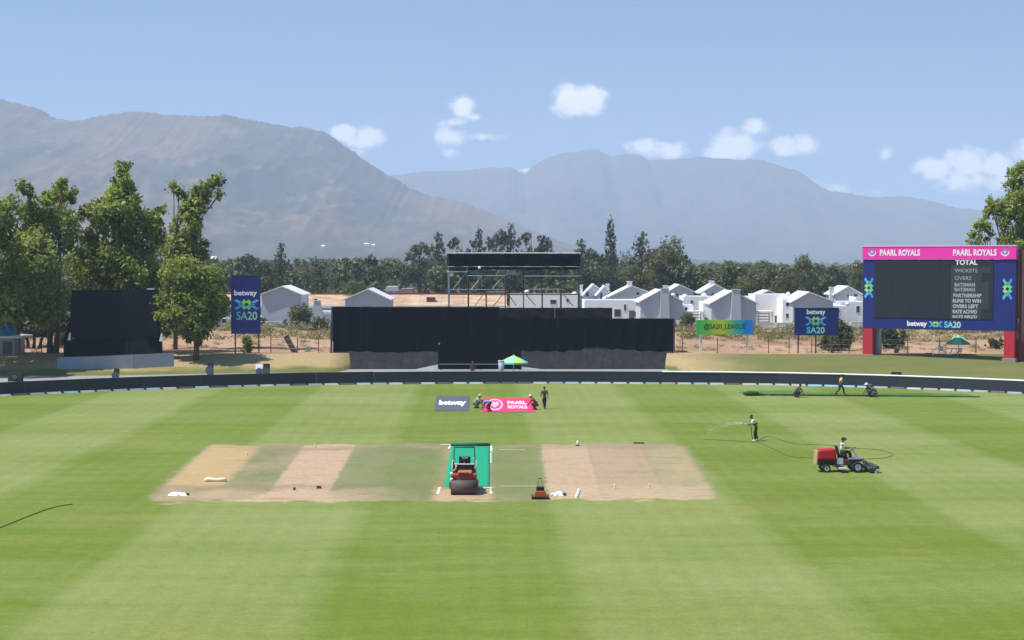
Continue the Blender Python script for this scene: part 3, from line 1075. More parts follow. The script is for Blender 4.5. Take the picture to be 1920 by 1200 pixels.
bush(462, 655, 36, 34, 190, 'small green bush between the two poles of the tall navy banner', L_near, 31)
bush(560, 628, 78, 56, 240, 'large light green bush left of the black covered stand', L_scrub, 32, n=4200)
bush(596, 628, 52, 34, 238, 'smaller light green bush right next to the large one', L_scrub, 33, n=2400)
bush(1286, 626, 44, 34, 240, 'green bush beside the right end of the black covered stand', L_mid, 34, n=2200)
bush(1250, 626, 34, 20, 232, 'low green bush tucked behind the right end of the black covered stand', L_scrub, 35)
bush(1576, 658, 52, 76, 196, 'tall dark green shrub between the navy advert board and the scoreboard', L_mid, 36, n=6000)
bush(1550, 650, 40, 34, 198, 'dark green shrub spreading under the navy advert board', L_dark, 37, n=2800)
bush(1672, 655, 66, 44, 200, 'dark green hedge like shrub under the scoreboard, beside its left leg', L_dark, 38, n=5200)
bush(1563, 664, 26, 22, 191, 'pale dusty shrub in front of the tall dark one', L_scrub, 39)
bush(1682, 661, 13, 13, 190, 'tiny round bush alone on the bare earth under the scoreboard', L_scrub, 40, n=500, size=.16)
bush(1868, 640, 50, 26, 200, 'straggly olive bush under the right end of the scoreboard', L_olive, 41, n=2000)
bush(1388, 640, 44, 28, 228, 'dull green bush behind the right post of the green and blue sign', L_scrub, 42)
bush(1345, 634, 40, 18, 222, 'low brownish bush under the middle of the green and blue sign', L_olive, 43)
bush(1530, 626, 44, 20, 236, 'dry brown bush behind the navy advert board', L_dry, 44)
bush(480, 628, 50, 26, 240, 'pale green bush right of the tall navy banner foot', L_scrub, 45)
bush(30, 640, 60, 30, 200, 'dusty bush beside the pale kiosk at the left edge', L_scrub, 46)
bush(115, 650, 30, 40, 199, 'sparse shrub left of the black screen', L_scrub, 47)

# dry grass and scrub tufts strewn over the bare earth
V_all, T_all = [], []
tu = [leaves(rg, [[0, 0, .35], [.6, .2, .25], [-.5, .3, .3], [.1, -.5, .2]], [[.6, .6, .40], [.5, .5, .3], [.4, .4, .3], [.5, .5, .2]], 130, .20, clump=6, cs=1.2) for _ in range(4)]
for i in range(3000):
    Y = rg.uniform(196, 262) if rg.rand() > .18 else rg.uniform(190, 200)
    px = rg.uniform(-40, 1960)
    X = (px - 960) / F * Y
    if Y < 214 and rg.rand() > .22: continue
    if Y < crest(X) + 2: continue
    v, q, tt = tu[rg.randint(4)]
    s_ = rg.uniform(.3, 1.25) * (.55 if Y < 214 else 1.15)
    w_ = v * s_
    w_[:, 0] += X; w_[:, 1] += Y; w_[:, 2] += H(X, Y)
    V_all.append(w_); T_all.append(np.clip(tt + rg.uniform(-.4, .3), 0, 1))
V = np.concatenate(V_all)
o = np_mesh('scrub', V, np.arange(len(V)).reshape(-1, 4), leaf_mat('mixed_scrub', (.12, .12, .05), (.36, .31, .17), .2), None, np.concatenate(T_all))
tag(o, 'dry tufts and scrub strewn over the bare red earth', kind='stuff')

# ------------------------------------------------------------------ houses
def ploc(px, Y):
    return (px - 960) / F * Y


def window(parent, x0, x1, z0, z1, y):
    """frame proud of the wall with a pane behind it (wall plane at y, facing -y)"""
    mb = MB()
    e = .07
    mb.box(x0 - e, x1 + e, y - .05, y + .02, z0 - e, z0)
    mb.box(x0 - e, x1 + e, y - .05, y + .02, z1, z1 + e)
    mb.box(x0 - e, x0, y - .05, y + .02, z0, z1)
    mb.box(x1, x1 + e, y - .05, y + .02, z0, z1)
    f = mb.build('window', M_roofw, parent)
    MB().box(x0, x1, y - .012, y + .02, z0, z1).build('pane', M_glass, f)


def gable_house(label, l, r, eave_py, ax, apex_py, Y, L, chim=None, wins=(), low=None, base=1.6, group='white gabled townhouses', wall=None, over=.35, eave_r=None):
    """gable end towards the ground. l, r, ax: where left wall, right wall and ridge stand"""
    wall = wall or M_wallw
    zb = H(ploc((l + r) / 2, Y), Y) if Y < 300 else base
    cx = ploc((l + r) / 2, Y)
    th = thing('gabled_house', label, 'house', (cx, Y, zb), group=group)
    x0, x1 = ploc(l, Y) - cx, ploc(r, Y) - cx
    xa = ploc(ax, Y) - cx
    ze = P(l, eave_py, Y).z - zb
    ze2 = P(r, eave_r, Y).z - zb if eave_r else ze
    za = P(ax, apex_py, Y).z - zb
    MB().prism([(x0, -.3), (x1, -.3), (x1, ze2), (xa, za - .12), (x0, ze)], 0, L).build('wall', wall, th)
    # roof slabs
    mb = MB()
    for (xe, zz, sgn) in ((x0, ze, -1), (x1, ze2, 1)):
        k = (za - .12 - zz) / (abs(xa - xe) + 1e-6)
        xo, zo = xe + sgn * over, zz - over * k
        a, b = Vector((xa, 0, za - .10)), Vector((xo, 0, zo + .02))
        dnn = Vector((0, 0, .18))
        pts = [(a.x, a.z), (b.x, b.z), (b.x, b.z + .18), (a.x, a.z + .20)]
        if sgn < 0: pts = pts[::-1]
        mb.prism(pts, -over, L + over)
    mb.build('roof', M_roofw, th)
    if chim:
        cl, cr_, ct, wide, front = chim
        a0, a1 = ploc(cl, Y) - cx, ploc(cr_, Y) - cx
        zt = P(cl, ct, Y).z - zb
        wx = wide / F * Y
        y0, y1 = (-.75, -.012) if front else (1.0, 1.9)
        m_ = MB()
        if front:
            m_.prism([(a0 - wx, -.3), (a1 + wx, -.3), (a1, zt), (a0, zt)], y0, y1)
        else:
            m_.prism([(a0, ze * .8), (a1, ze * .8), (a1, zt), (a0, zt)], y0, y1)
        m_.box(a0 - .08, a1 + .08, y0 - .08, y1 + .0, zt + .003, zt + .16)
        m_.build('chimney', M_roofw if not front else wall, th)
    for (wl, wr, wt, wb) in wins:
        window(th, ploc(wl, Y) - cx, ploc(wr, Y) - cx, P(wl, wb, Y).z - zb, P(wl, wt, Y).z - zb, 0)
    return th


def flat_house(label, l, r, top, Y, L, wins=(), parapet=.35, base=1.6, group='low white flat roofed wings', m_wall=None, extra=None):
    zb = H(ploc((l + r) / 2, Y), Y) if Y < 300 else base
    cx = ploc((l + r) / 2, Y)
    th = thing('flat_roofed_house', label, 'house', (cx, Y, zb), group=group)
    x0, x1 = ploc(l, Y) - cx, ploc(r, Y) - cx
    zt = P(l, top, Y).z - zb
    m_wall = m_wall or M_white
    MB().box(x0, x1, 0, L, -.3, zt - parapet).build('wall', m_wall, th)
    mb = MB()
    mb.box(x0, x1, 0, .25, zt - parapet, zt)
    mb.box(x0, x1, L - .25, L, zt - parapet, zt)
    mb.box(x0, x0 + .25, .25, L - .25, zt - parapet, zt)
    mb.box(x1 - .25, x1, .25, L - .25, zt - parapet, zt)
    mb.build('parapet', M_white, th)
    MB().box(x0 + .25, x1 - .25, .25, L - .25, zt - parapet - .05, zt - parapet + .01).build('roof', M_roofw, th)
    for (wl, wr, wt, wb) in wins:
        window(th, ploc(wl, Y) - cx, ploc(wr, Y) - cx, P(wl, wb, Y).z - zb, P(wl, wt, Y).z - zb, 0)
    return th


# right hand estate: back row, then front row
gable_house('small white gable furthest left in the estate', 1095, 1131, 553, 1113, 533, 312, 7, (1086, 1093, 536, 0, False), [(1098, 1104, 546, 556)], eave_r=548)
gable_house('narrow white house behind the left grey gable of the estate', 1121, 1146, 552, 1134, 536, 306, 6, (1137, 1143, 534, 0, False), [(1125, 1130, 549, 561)])
gable_house('wide grey gable with a square window and a central stub chimney', 1137, 1212, 560, 1184, 536, 298, 9, (1177, 1186, 529, 0, False), [(1193, 1199, 548, 553), (1148, 1151, 558, 561), (1136.5, 1138.5, 556, 559)], eave_r=547)
gable_house('grey gable in the back row right above the left tapered chimney house', 1254, 1300, 547, 1274, 534, 300, 9, (1245, 1254, 537, 0, False), [(1268, 1272, 550, 556), (1281, 1288, 551, 556)])
gable_house('grey gable in the back row with a square chimney on its ridge', 1316, 1370, 549, 1341, 533, 300, 9, (1332, 1340, 528, 0, False), [(1334, 1338, 549, 555)])
gable_house('grey gable house touching the left edge of the scoreboard', 1566, 1616, 552, 1590, 537, 300, 9, (1558, 1566, 540, 0, False), [(1588, 1592, 552, 557), (1601, 1608, 551, 558)])
flat_house('long white flat roofed block seen through the legs of the camera platform', 956, 1084, 552, 300, 9, [(1032, 1043, 562, 570), (1062, 1066, 560, 566)])
flat_house('white terrace wing below the wide grey gable with the stub chimney', 1096, 1200, 563, 280, 10, [(1152, 1164, 580, 594), (1170, 1174, 571, 582), (1190, 1198, 585, 594)])
flat_house('white flat wing between the two tapered chimney houses', 1282, 1334, 556, 282, 8, [(1295, 1299, 563, 569)])
flat_house('long white flat roofed wing left of the navy board house', 1416, 1484, 552, 276, 8, [(1453, 1464, 592, 608)])
flat_house('white flat wing right of the navy board house running up to the scoreboard', 1556, 1622, 566, 276, 8, [(1606, 1612, 560 + 14, 586)])
gable_house('left one of two grey gables with a broad tapered chimney', 1201, 1280, 566, 1239, 544, 264, 10, (1239, 1253, 542, 3, True), [], eave_r=566)
gable_house('grey gable with a broad tapered chimney above the green and blue sign', 1334, 1418, 569, 1373, 546, 264, 10, (1372, 1387, 544, 3, True), [])
gable_house('grey gable half hidden behind the navy advert board', 1487, 1562, 566, 1517, 548, 266, 10, None, [])


def pergola(label, l, r, top, Y):
    zb = H(ploc(l, Y), Y)
    cx = ploc((l + r) / 2, Y)
    th = thing('pergola', label, 'pergola', (cx, Y, zb), group='slatted carports between the houses')
    x0, x1 = ploc(l, Y) - cx, ploc(r, Y) - cx
    zt = P(l, top, Y).z - zb
    for x in (x0, x1 - .22):
        for y in (0, 3.2):
            MB().box(x, x + .22, y, y + .22, -.1, zt).build('post', M_white, th)
    MB().box(x0 - .1, x1 + .1, -.1, 3.5, zt + .003, zt + .22).build('roof', M_white, th)
    for k in range(5):
        z = .5 + k * .45
        if z < zt - .3:
            MB().box(x0 + .22, x1 - .22, 3.25, 3.33, z, z + .16).build('slat', M_roofw, th)


# infill: garden walls and low wings that close the gaps
def garden_wall(label, l, r, top, Y):
    cx = ploc((l + r) / 2, Y)
    zb = H(cx, Y)
    th = thing('garden_wall', label, 'wall', (cx, Y, zb), group='low white garden walls of the estate')
    hw = (r - l) / 2 / F * Y
    zt = P(l, top, Y).z - zb
    MB().box(-hw, hw, 0, .22, -.3, zt).build('wall', M_white, th)
    MB().box(-hw - .03, hw + .03, -.04, .26, zt + .002, zt + .09).build('coping', M_roofw, th)
    n_ = max(2, int(2 * hw / 3))
    for k in range(n_ + 1):
        xx = -hw + 2 * hw * k / n_
        MB().box(xx - .16, xx + .16, -.09, -.003, -.2, zt + .0).build('pier', M_white, th)
garden_wall('low white garden wall left of the green and blue sign', 1270, 1336, 602, 258)
garden_wall('low white garden wall between the sign and the wide navy board', 1420, 1490, 606, 258)
garden_wall('low white garden wall between the wide navy board and the scoreboard', 1560, 1630, 604, 258)
garden_wall('low white garden wall right of the tall navy banner', 488, 566, 604, 257)
garden_wall('low white garden wall left of the covered stand', 570, 640, 606, 257)
flat_house('two storey white wing right beside the left tapered chimney house', 1279, 1300, 572, 270, 6, [(1284, 1289, 576, 582)])
flat_house('narrow white wing left of the right tapered chimney house', 1318, 1336, 566, 271, 6, [])
flat_house('white block rising behind the wide grey gable left of the tapered chimney', 1206, 1240, 552, 296, 6, [(1214, 1219, 555, 560)])
flat_house('white stepped block right of the square chimney house', 1366, 1412, 556, 292, 6, [(1398, 1404, 559, 565)])
flat_house('short white block beside the navy board house', 1468, 1490, 560, 270, 6, [(1474, 1480, 566, 574), (1474, 1480, 588, 596)])
flat_house('white block peeping between the navy board and the scoreboard', 1560, 1590, 574, 270, 6, [(1568, 1574, 580, 588)])
flat_house('white block behind the scoreboard seen at its left edge', 1600, 1640, 556, 296, 6, [])
gable_house('small far gable between the long white blocks', 1424, 1458, 553, 1441, 545, 308, 7, None, [(1438, 1442, 555, 560)])
gable_house('low gable with a pale roof right of the platform legs', 1062, 1098, 560, 1080, 549, 306, 7, None, [])
# doors and downpipes
for h_, dx_, wd_, ht_ in (('flat_roofed_house.001', 3.2, .9, 2.1), ('flat_roofed_house.003', 1.6, .9, 2.1), ('flat_roofed_house.004', -1.6, .9, 2.1)):
    hh_ = bpy.data.objects[h_]
    d_ = MB().box(dx_ - wd_ / 2, dx_ + wd_ / 2, -.06, -.003, .02, ht_).build('door', M_greyc, hh_)
    MB().box(dx_ + wd_ * .3, dx_ + wd_ * .4, -.10, -.062, 1.0, 1.1).build('handle', M_steel, d_)

pergola('slatted carport between the two tapered chimney houses', 1283, 1320, 586, 268)
pergola('slatted carport right of the second tapered chimney house', 1421, 1450, 586, 268)

# vents, dishes and water heaters on the roofs
def roof_pod(label, px, py, Y, r=.45):
    p = P(px, py, Y)
    th = thing('roof_vent', label, 'vent', (p.x, p.y, p.z - r))
    MB().ball((0, 0, r), r, r, r * .8).build('dome', M_white, th, True)
    MB().tube([(0, 0, -.9), (0, 0, r * .6)], .08, 6).build('pipe', M_white, th)


roof_pod('white roof vent on the long wing left of the navy board house', 1438, 562, 278)
roof_pod('larger white roof vent in the middle of the long wing', 1465, 561, 278, .6)
roof_pod('white ball vent on the corner post beside the navy board house', 1478, 550, 276, .3)
roof_pod('white roof vent right of the left tapered chimney house', 1262, 553, 284, .35)
roof_pod('white dish on the flat wing behind the left tapered chimney house', 1284, 556, 284, .5)
roof_pod('white vent on the wing behind the right tapered chimney', 1320, 553, 284, .45)
roof_pod('white vent near the scoreboard on the right flat wing', 1601, 562, 278, .5)
roof_pod('small white vent low on the right flat wing', 1589, 570, 275, .35)

# left estate
gable_house('grey gable right of the tall navy banner', 490, 564, 553, 529, 537, 262, 10, None, [], group='grey gabled houses left of the stand', eave_r=553)
gable_house('grey gable standing just above the left end of the black cover', 647, 729, 562, 690, 542, 262, 10, None, [], group='grey gabled houses left of the stand')
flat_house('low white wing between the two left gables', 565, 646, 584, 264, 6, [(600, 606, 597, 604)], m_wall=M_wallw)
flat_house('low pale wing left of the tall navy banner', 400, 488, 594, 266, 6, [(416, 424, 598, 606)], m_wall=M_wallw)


def cone_stack():
    Y = 263
    p = P(596, 565, Y)
    zb = 1.6
    th = thing('chimney_stack', 'tapered grey chimney between the two left gables', 'chimney', (p.x, Y - 1.2, zb))
    zt = p.z - zb
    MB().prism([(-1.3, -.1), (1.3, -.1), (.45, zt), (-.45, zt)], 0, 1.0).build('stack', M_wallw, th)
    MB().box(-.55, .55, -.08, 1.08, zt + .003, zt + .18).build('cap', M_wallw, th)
cone_stack()


def tan_building():
    Y = 320
    l, r = 376, 950
    cx = ploc((l + r) / 2, Y)
    th = thing('long_tan_building', 'long low building with a sandy tan roof and dark red ridge behind the stand', 'building', (cx, Y, 1.6))
    x0, x1 = ploc(l, Y) - cx, ploc(r, Y) - cx
    zr = P(600, 553, Y + 8).z - 1.6
    ze = P(600, 575, Y).z - 1.6 + .1
    ztop = ze
    MB().box(x0, x1, 0, 16, -.2, ze - .2).build('wall', M_white, th)
    m_tan, t = newmat('sandy_roof_sheets')
    tcn = t.n('ShaderNodeTexCoord')
    ob = tcn.outputs['Object']
    nb = t.noise(t.v('MULTIPLY', ob, (.5, 1, 1)), .6, 5, .65)
    c = t.mix(t.step(nb, .35, .65), (.36, .22, .145), (.52, .385, .26))
    x, _, _ = t.xyz(ob)
    finish(t, c, .9, nb, .3)
    # corrugated sheets: each bay of roof a part of its own
    nb_ = 14
    for k in range(nb_):
        a, b = x0 + (x1 - x0) * k / nb_ + .015, x0 + (x1 - x0) * (k + 1) / nb_ - .015
        mb = MB()
        mb.add([(a, -.6, ze - .1), (b, -.6, ze - .1), (b, 8, zr), (a, 8, zr), (a, -.6, ze + .05), (b, -.6, ze + .05), (b, 8, zr + .12), (a, 8, zr + .12)],
               [(0, 3, 2, 1), (4, 5, 6, 7), (0, 1, 5, 4), (1, 2, 6, 5), (2, 3, 7, 6), (3, 0, 4, 7)])
        mb.build('roof_panel', m_tan, th)
    MB().prism([(x0 - .3, 0), (x1 + .3, 0), (x1 + .3, .1), (x0 - .3, .1)], 0, 0).v
    MB().box(x0 - .3, x1 + .3, 7.8, 8.5, zr - .2, zr + .36).build('ridge_cap', M_dred, th)
    MB().box(x0 - .3, x1 + .3, -.75, -.62, ze - .35, ze + .12).build('gutter', M_white, th)
    for (px, py, w_, h_) in ((592, 562, 5, 4), (808, 562, 16, 10), (754, 567, 5, 3), (655, 560, 4, 3)):
        x = ploc(px, Y + 3) - cx
        z = P(px, py, Y + 3).z - 1.6
        ww, hh = w_ / F * Y, h_ / F * Y
        MB().box(x - ww / 2, x + ww / 2, 2.2, 3.6, z - hh / 2, z + hh / 2).build('roof_vent_box', M_brownp, th)
tan_building()


def small_shed(label, l, r, top, Y, mroof):
    cx = ploc((l + r) / 2, Y)
    th = thing('small_house', label, 'house', (cx, Y, 1.6), group='small houses among the trees')
    hw = (r - l) / 2 / F * Y
    zt = P(l, top, Y).z - 1.6
    MB().box(-hw * .85, hw * .85, 0, 6, -.2, zt - 1.0).build('wall', M_whitec, th)
    MB().prism([(-hw, zt - 1.05), (hw, zt - 1.05), (hw * .8, zt), (-hw * .8, zt)], -.4, 6.4).build('roof', mroof, th)
    window(th, -hw * .4, hw * .1, zt - 2.2, zt - 1.4, 0)
small_shed('small pale roofed house above the stand cover, between trees', 722, 746, 537, 380, M_roofw)
small_shed('small pinkish roofed house right beside the pale roofed one', 748, 776, 541, 380, mat('faded_pink_roof', (.36, .25, .22)))
for i, (px, py, wd, Y) in enumerate([(606, 463, 9, 2300), (688, 459, 14, 2200), (700, 461, 9, 2200), (398, 483, 12, 1500), (1396, 515, 14, 900), (1480, 512, 14, 820), (1606, 500, 6, 900), (1612, 514, 18, 760), (1552, 515, 26, 740)]):
    x = ploc(px, Y)
    z = P(px, py, Y).z
    gz = 1.2
    if i < 3:
        hit, loc_, nr_, fi_ = bpy.data.objects['mountain'].ray_cast(cam.location, (P(px, py + 2, 100) - cam.location).normalized())
        if hit:
            x, Y, gz = loc_.x, loc_.y - 4, loc_.z - 2
            z = gz + 7
    L_ = ['white farmhouse low on the mountain foot, left one', 'larger white farmhouse on the mountain foot above the tan roof', 'white outbuilding right beside the larger farmhouse',
          'white shed at the foot of the mountain by the leaning tree', 'pale farm wall left of the tall rounded tree', 'pale farm wall right beside the tall rounded tree', 'tiny white cottage left of the scoreboard top',
          'pale long shed at the scoreboard left edge', 'pale roofed shed among the thin cypresses'][i]
    th = thing('farmhouse', L_, 'house', (x, Y, gz))
    hw = wd / 2 / F * Y * (.6 if i < 3 else 1)
    hh = max(3.0, z - gz)
    MB().box(-hw, hw, 0, 8, -.5, hh - 1.2).build('wall', M_whitec, th)
    e_ = hh - 1.19
    MB().add([(-hw - .5, -.8, e_), (hw + .5, -.8, e_), (hw + .5, 8.8, e_), (-hw - .5, 8.8, e_), (-hw - .5, 4, e_ + 2.4), (hw + .5, 4, e_ + 2.4)],
             [(0, 3, 2, 1), (0, 1, 5, 4), (2, 3, 4, 5), (1, 2, 5), (3, 0, 4)]).build('roof', M_white, th)


# ------------------------------------------------------------------ print helpers
def text_pts(s_, bold=0.0, shear=0.0):
    cu_ = bpy.data.curves.new('lettering', 'FONT')
    cu_.body = s_
    cu_.size = 1
    cu_.offset = bold
    cu_.shear = shear
    cu_.resolution_u = 3
    ob = bpy.data.objects.new('lettering_tmp', cu_)
    COL.objects.link(ob)
    dg = bpy.context.evaluated_depsgraph_get()
    me = ob.evaluated_get(dg).to_mesh()
    V = [v.co.copy() for v in me.vertices]
    Fs = [tuple(p.vertices) for p in me.polygons]
    ob.evaluated_get(dg).to_mesh_clear()
    bpy.data.objects.remove(ob)
    bpy.data.curves.remove(cu_)
    x0, x1 = min(v.x for v in V), max(v.x for v in V)
    y0, y1 = min(v.y for v in V), max(v.y for v in V)
    return [((v.x - x0) / (x1 - x0), (v.y - y0) / (y1 - y0)) for v in V], Fs


def put_text(s_, fn, l, r, t_, b_, m_, parent, name='lettering', bold=.02, shear=0.0, ink=None):
    """fn maps (px, py) of the board face to a local 3-D point"""
    V, Fs = text_pts(s_, bold, shear)
    pts = [fn(l + (r - l) * u, b_ + (t_ - b_) * v) for u, v in V]
    mb = MB()
    mb.add(pts, Fs)
    o = mb.build(name, m_, parent)
    if ink:
        a = o.data.attributes.new('ink', 'FLOAT_COLOR', 'POINT')
        for i, (u, v) in enumerate(V):
            a.data[i].color = tuple(ink[0][k] * (1 - u) + ink[1][k] * u for k in range(3)) + (1,)
    return o


def put_polys(polys, fn, m_or_ink, parent, name):
    """polys: list of (outline, colour) painted shapes"""
    mb = MB()
    cols = []
    for pl, c_ in polys:
        mb.add([fn(x, y) for x, y in pl], [tuple(range(len(pl)))])
        cols += [c_] * len(pl)
    o = mb.build(name, M_grad, parent)
    a = o.data.attributes.new('ink', 'FLOAT_COLOR', 'POINT')
    for i, c_ in enumerate(cols):
        a.data[i].color = tuple(c_) + (1,)
    return o


CY, GRN, LIME, BLU = (.10, .50, .72), (.16, .62, .22), (.38, .68, .16), (.08, .30, .75)


def emblem(fn, cx, cy, w_, h_, parent, vertical=False, name='emblem'):
    """central eight sided ring with a dark diamond, crossed bars to either side"""
    def q(x, y):
        if vertical: x, y = y, x
        return (cx + x * w_ / 2, cy + y * h_ / 2)
    polys = []
    def bar(x0, y0, x1, y1, hw, c_):
        dx_, dy_ = x1 - x0, y1 - y0
        l_ = math.hypot(dx_, dy_)
        nx, ny = -dy_ / l_ * hw, dx_ / l_ * hw
        polys.append(([q(x0 + nx, y0 + ny), q(x1 + nx, y1 + ny), q(x1 - nx, y1 - ny), q(x0 - nx, y0 - ny)], c_))
    for s_ in (-1, 1):
        bar(s_ * 1.0, -.78, s_ * .46, -.20, .17, CY)
        bar(s_ * 1.0, .78, s_ * .46, .20, .17, BLU)
        bar(s_ * .46, .20, s_ * .40, .0, .17, GRN)
        bar(s_ * .72, -.05, s_ * .52, -.05, .15, CY)
    ring = [(-.46, -.35), (-.22, -.90), (.0, -.55), (.22, -.90), (.46, -.35), (.32, 0), (.46, .35), (.22, .90), (0, .55), (-.22, .90), (-.46, .35), (-.32, 0)]
    inner = [(-.16, -.12), (-.10, -.24), (0, -.34), (.10, -.24), (.16, -.12), (.20, 0), (.16, .12), (.10, .24), (0, .34), (-.10, .24), (-.16, .12), (-.20, 0)]
    n = len(ring)
    for i in range(n):
        j = (i + 1) % n
        cc = GRN if ring[i][1] + ring[j][1] > 0 else LIME
        polys.append(([q(*ring[i]), q(*ring[j]), q(*inner[j]), q(*inner[i])], cc))
    put_polys(polys, fn, None, parent, name)


# ------------------------------------------------------------------ scoreboard
def scoreboard():
    pl = Vector((ploc(1618, 187), 187, 0))
    pr_ = Vector((ploc(1904, 179), 179, 0))
    dirv = (pr_ - pl)
    W = dirv.length
    rz = math.atan2(dirv.y, dirv.x)
    zb = H(pl.x, pl.y)
    th = thing('scoreboard', 'big electronic scoreboard with a magenta header and dark blue surround on red legs', 'scoreboard', (pl.x, pl.y, zb), rz)
    k = W / 286.0
    ztop = 13.46 - zb
    fnp = lambda off: (lambda px, py: (( px - 1618) * k, off, ztop - (py - 462) * k))
    z = lambda py: ztop - (py - 462) * k
    x = lambda px: (px - 1618) * k
    D = .9
    MB().box(0, W, .0, D, z(618), z(487)).build('surround', M_navy, th)
    MB().box(-.05, W + .05, -.12, D + .05, z(486.5), z(463)).build('header', M_pinkv, th)
    MB().box(-.12, W + .1, -.16, D + .1, z(462.8), z(460.5)).build('top_trim', mat('pale_pink_trim', (.75, .45, .62)), th)
    # screen modules
    sc_ = [(1641, 1784, 488, 598)]
    nx, ny = 8, 6
    for i in range(nx):
        for j in range(ny):
            a = 1641 + (1784 - 1641) * i / nx
            b = 1641 + (1784 - 1641) * (i + 1) / nx
            t_ = 488 + 109 * j / ny
            u_ = 488 + 109 * (j + 1) / ny
            MB().box(x(a) + .006, x(b) - .006, -.06, -.004, z(u_) + .006, z(t_) - .006).build('screen_module', M_screen, th)
    MB().box(x(1784.3), x(1864), -.055, -.004, z(597), z(488)).build('score_panel', M_screen2 if False else M_screen, th)
    MB().box(x(1786), x(1838), -.064, -.057, z(597), z(498)).build('label_strip', M_screen2, th)
    MB().box(x(1838.3), x(1860), -.064, -.057, z(512), z(500)).build('number_cell', M_screen2, th)
    MB().box(x(1843), x(1856), -.064, -.057, z(578), z(528)).build('number_cell', M_screen2, th)
    MB().box(x(1838.3), x(1843-.3), -.064, -.057, z(597), z(512.3)).build('number_cell', M_screen2, th)
    f2 = fnp(-.072)
    fh = fnp(-.128)
    fb = fnp(-.008)
    rowsT = [('TOTAL', 1794, 1835, 487.5, 497, M_text, .03), ('WICKETS', 1793, 1835, 504, 511, M_textd, .01), ('OVERS', 1793, 1824, 518, 525, M_textd, .01),
             ('BATSMAN', 1793, 1831, 530, 537, M_textd, .04), ('BATSMAN', 1793, 1831, 539, 546, M_textd, .04),
             ('PARTNERSHIP', 1791, 1843, 550, 557, M_textd, .02), ('RUNS TO WIN', 1790, 1842, 560, 567, M_textd, .03),
             ('OVERS LEFT', 1790, 1837, 570, 577, M_textd, .03), ('RATE ACHVD', 1790, 1835, 580, 587, M_textd, .03), ('RATE REQ\'D', 1790, 1835, 590, 596.5, M_textd, .03)]
    for s_, l, r, t_, b_, m_, bo in rowsT:
        m2 = mat('bright_row_print', (.52, .52, .54), .6, .03) if b_ > 548 else m_
        put_text(s_, f2, l, r, t_, b_, m2, th, bold=bo)
    put_text('PAARL ROYALS', fh, 1651, 1728, 468, 480, M_text, th, bold=.035)
    put_text('PAARL ROYALS', fh, 1790, 1870, 468, 480, M_text, th, bold=.035)
    for cx_ in (1636, 1885):
        polys = []
        for a in range(14):
            a0, a1 = math.pi * (.0 + a / 14 * 1.0) - .15, math.pi * ((a + 1) / 14) - .15
            polys.append(([(cx_ + 8 * math.cos(a0), 473 + 8 * math.sin(a0)), (cx_ + 8 * math.cos(a1), 473 + 8 * math.sin(a1)), (cx_ + 6 * math.cos(a1), 473 + 5.4 * math.sin(a1)), (cx_ + 6 * math.cos(a0), 473 + 5.4 * math.sin(a0))], (.8, .7, .78)))
        polys.append(([(cx_ + 5.2 * math.cos(b * .785), 472 + 5.2 * math.sin(b * .785)) for b in range(8)], (.20, .25, .55)))
        polys.append(([(cx_ - 2.5, 470), (cx_, 472.5), (cx_ + 2.5, 470), (cx_ + 2, 475), (cx_ - 2, 475)], (.75, .65, .8)))
        fa = lambda px, py: fh(px, py)
        o = put_polys(polys[:-2], fh, None, th, 'crest')
        put_polys([polys[-2]], fnp(-.131), None, o, 'crest_disc')
        put_polys([polys[-1]], fnp(-.134), None, o, 'crest_mark')
    emblem(fb, 1629.5, 541, 20, 38, th, vertical=False, name='side_emblem') if False else None
    # vertical emblems: bars above and below the ring
    for cx_ in (1629.5, 1889.5):
        def rot(px, py, cx_=cx_):
            return fb(cx_ + (py - 541) * .55, 541 + (px - cx_) / .55)
        emblem(rot, cx_, 541, 20, 36, th, name='side_emblem')
    put_text('betway', fb, 1704, 1742, 602, 615, M_text, th, bold=.04)
    emblem(fb, 1758, 608, 24, 13, th)
    put_text('SA20', fb, 1774, 1805, 602, 614, M_grad, th, bold=.03, ink=((.12, .55, .80), (.50, .75, .35)))
    # legs and rear frame
    for (a, b, lab) in ((1618, 1637, 0), (1884, 1903, 1)):
        lg = MB().box(x(a), x(b), .0, 1.6, -.35, z(618.3)).build('leg', M_red, th)
        MB().box(x(a) - .15, x(b) + .15, -.15, 1.75, -.4, .06).build('base_plinth', M_conc, lg)
    for (px, a0) in ((1641, 0), (1908, 1)):
        MB().box(x(px) - .12, x(px) + .22, 1.0, 1.9, -.3, z(618.4 if not a0 else 470)).build('rear_post', M_dred if a0 else M_steel, th)
    mb = MB()
    for kx in range(7):
        xx = W * kx / 6
        mb.box(xx - .06, xx + .06, D, D + .12, z(617), z(464))
    mb.box(0, W, D + .121, D + .24, z(560), z(557))
    mb.box(0, W, D + .121, D + .24, z(500), z(497))
    mb.build('rear_frame', M_dred, th)
    return th
scoreboard()


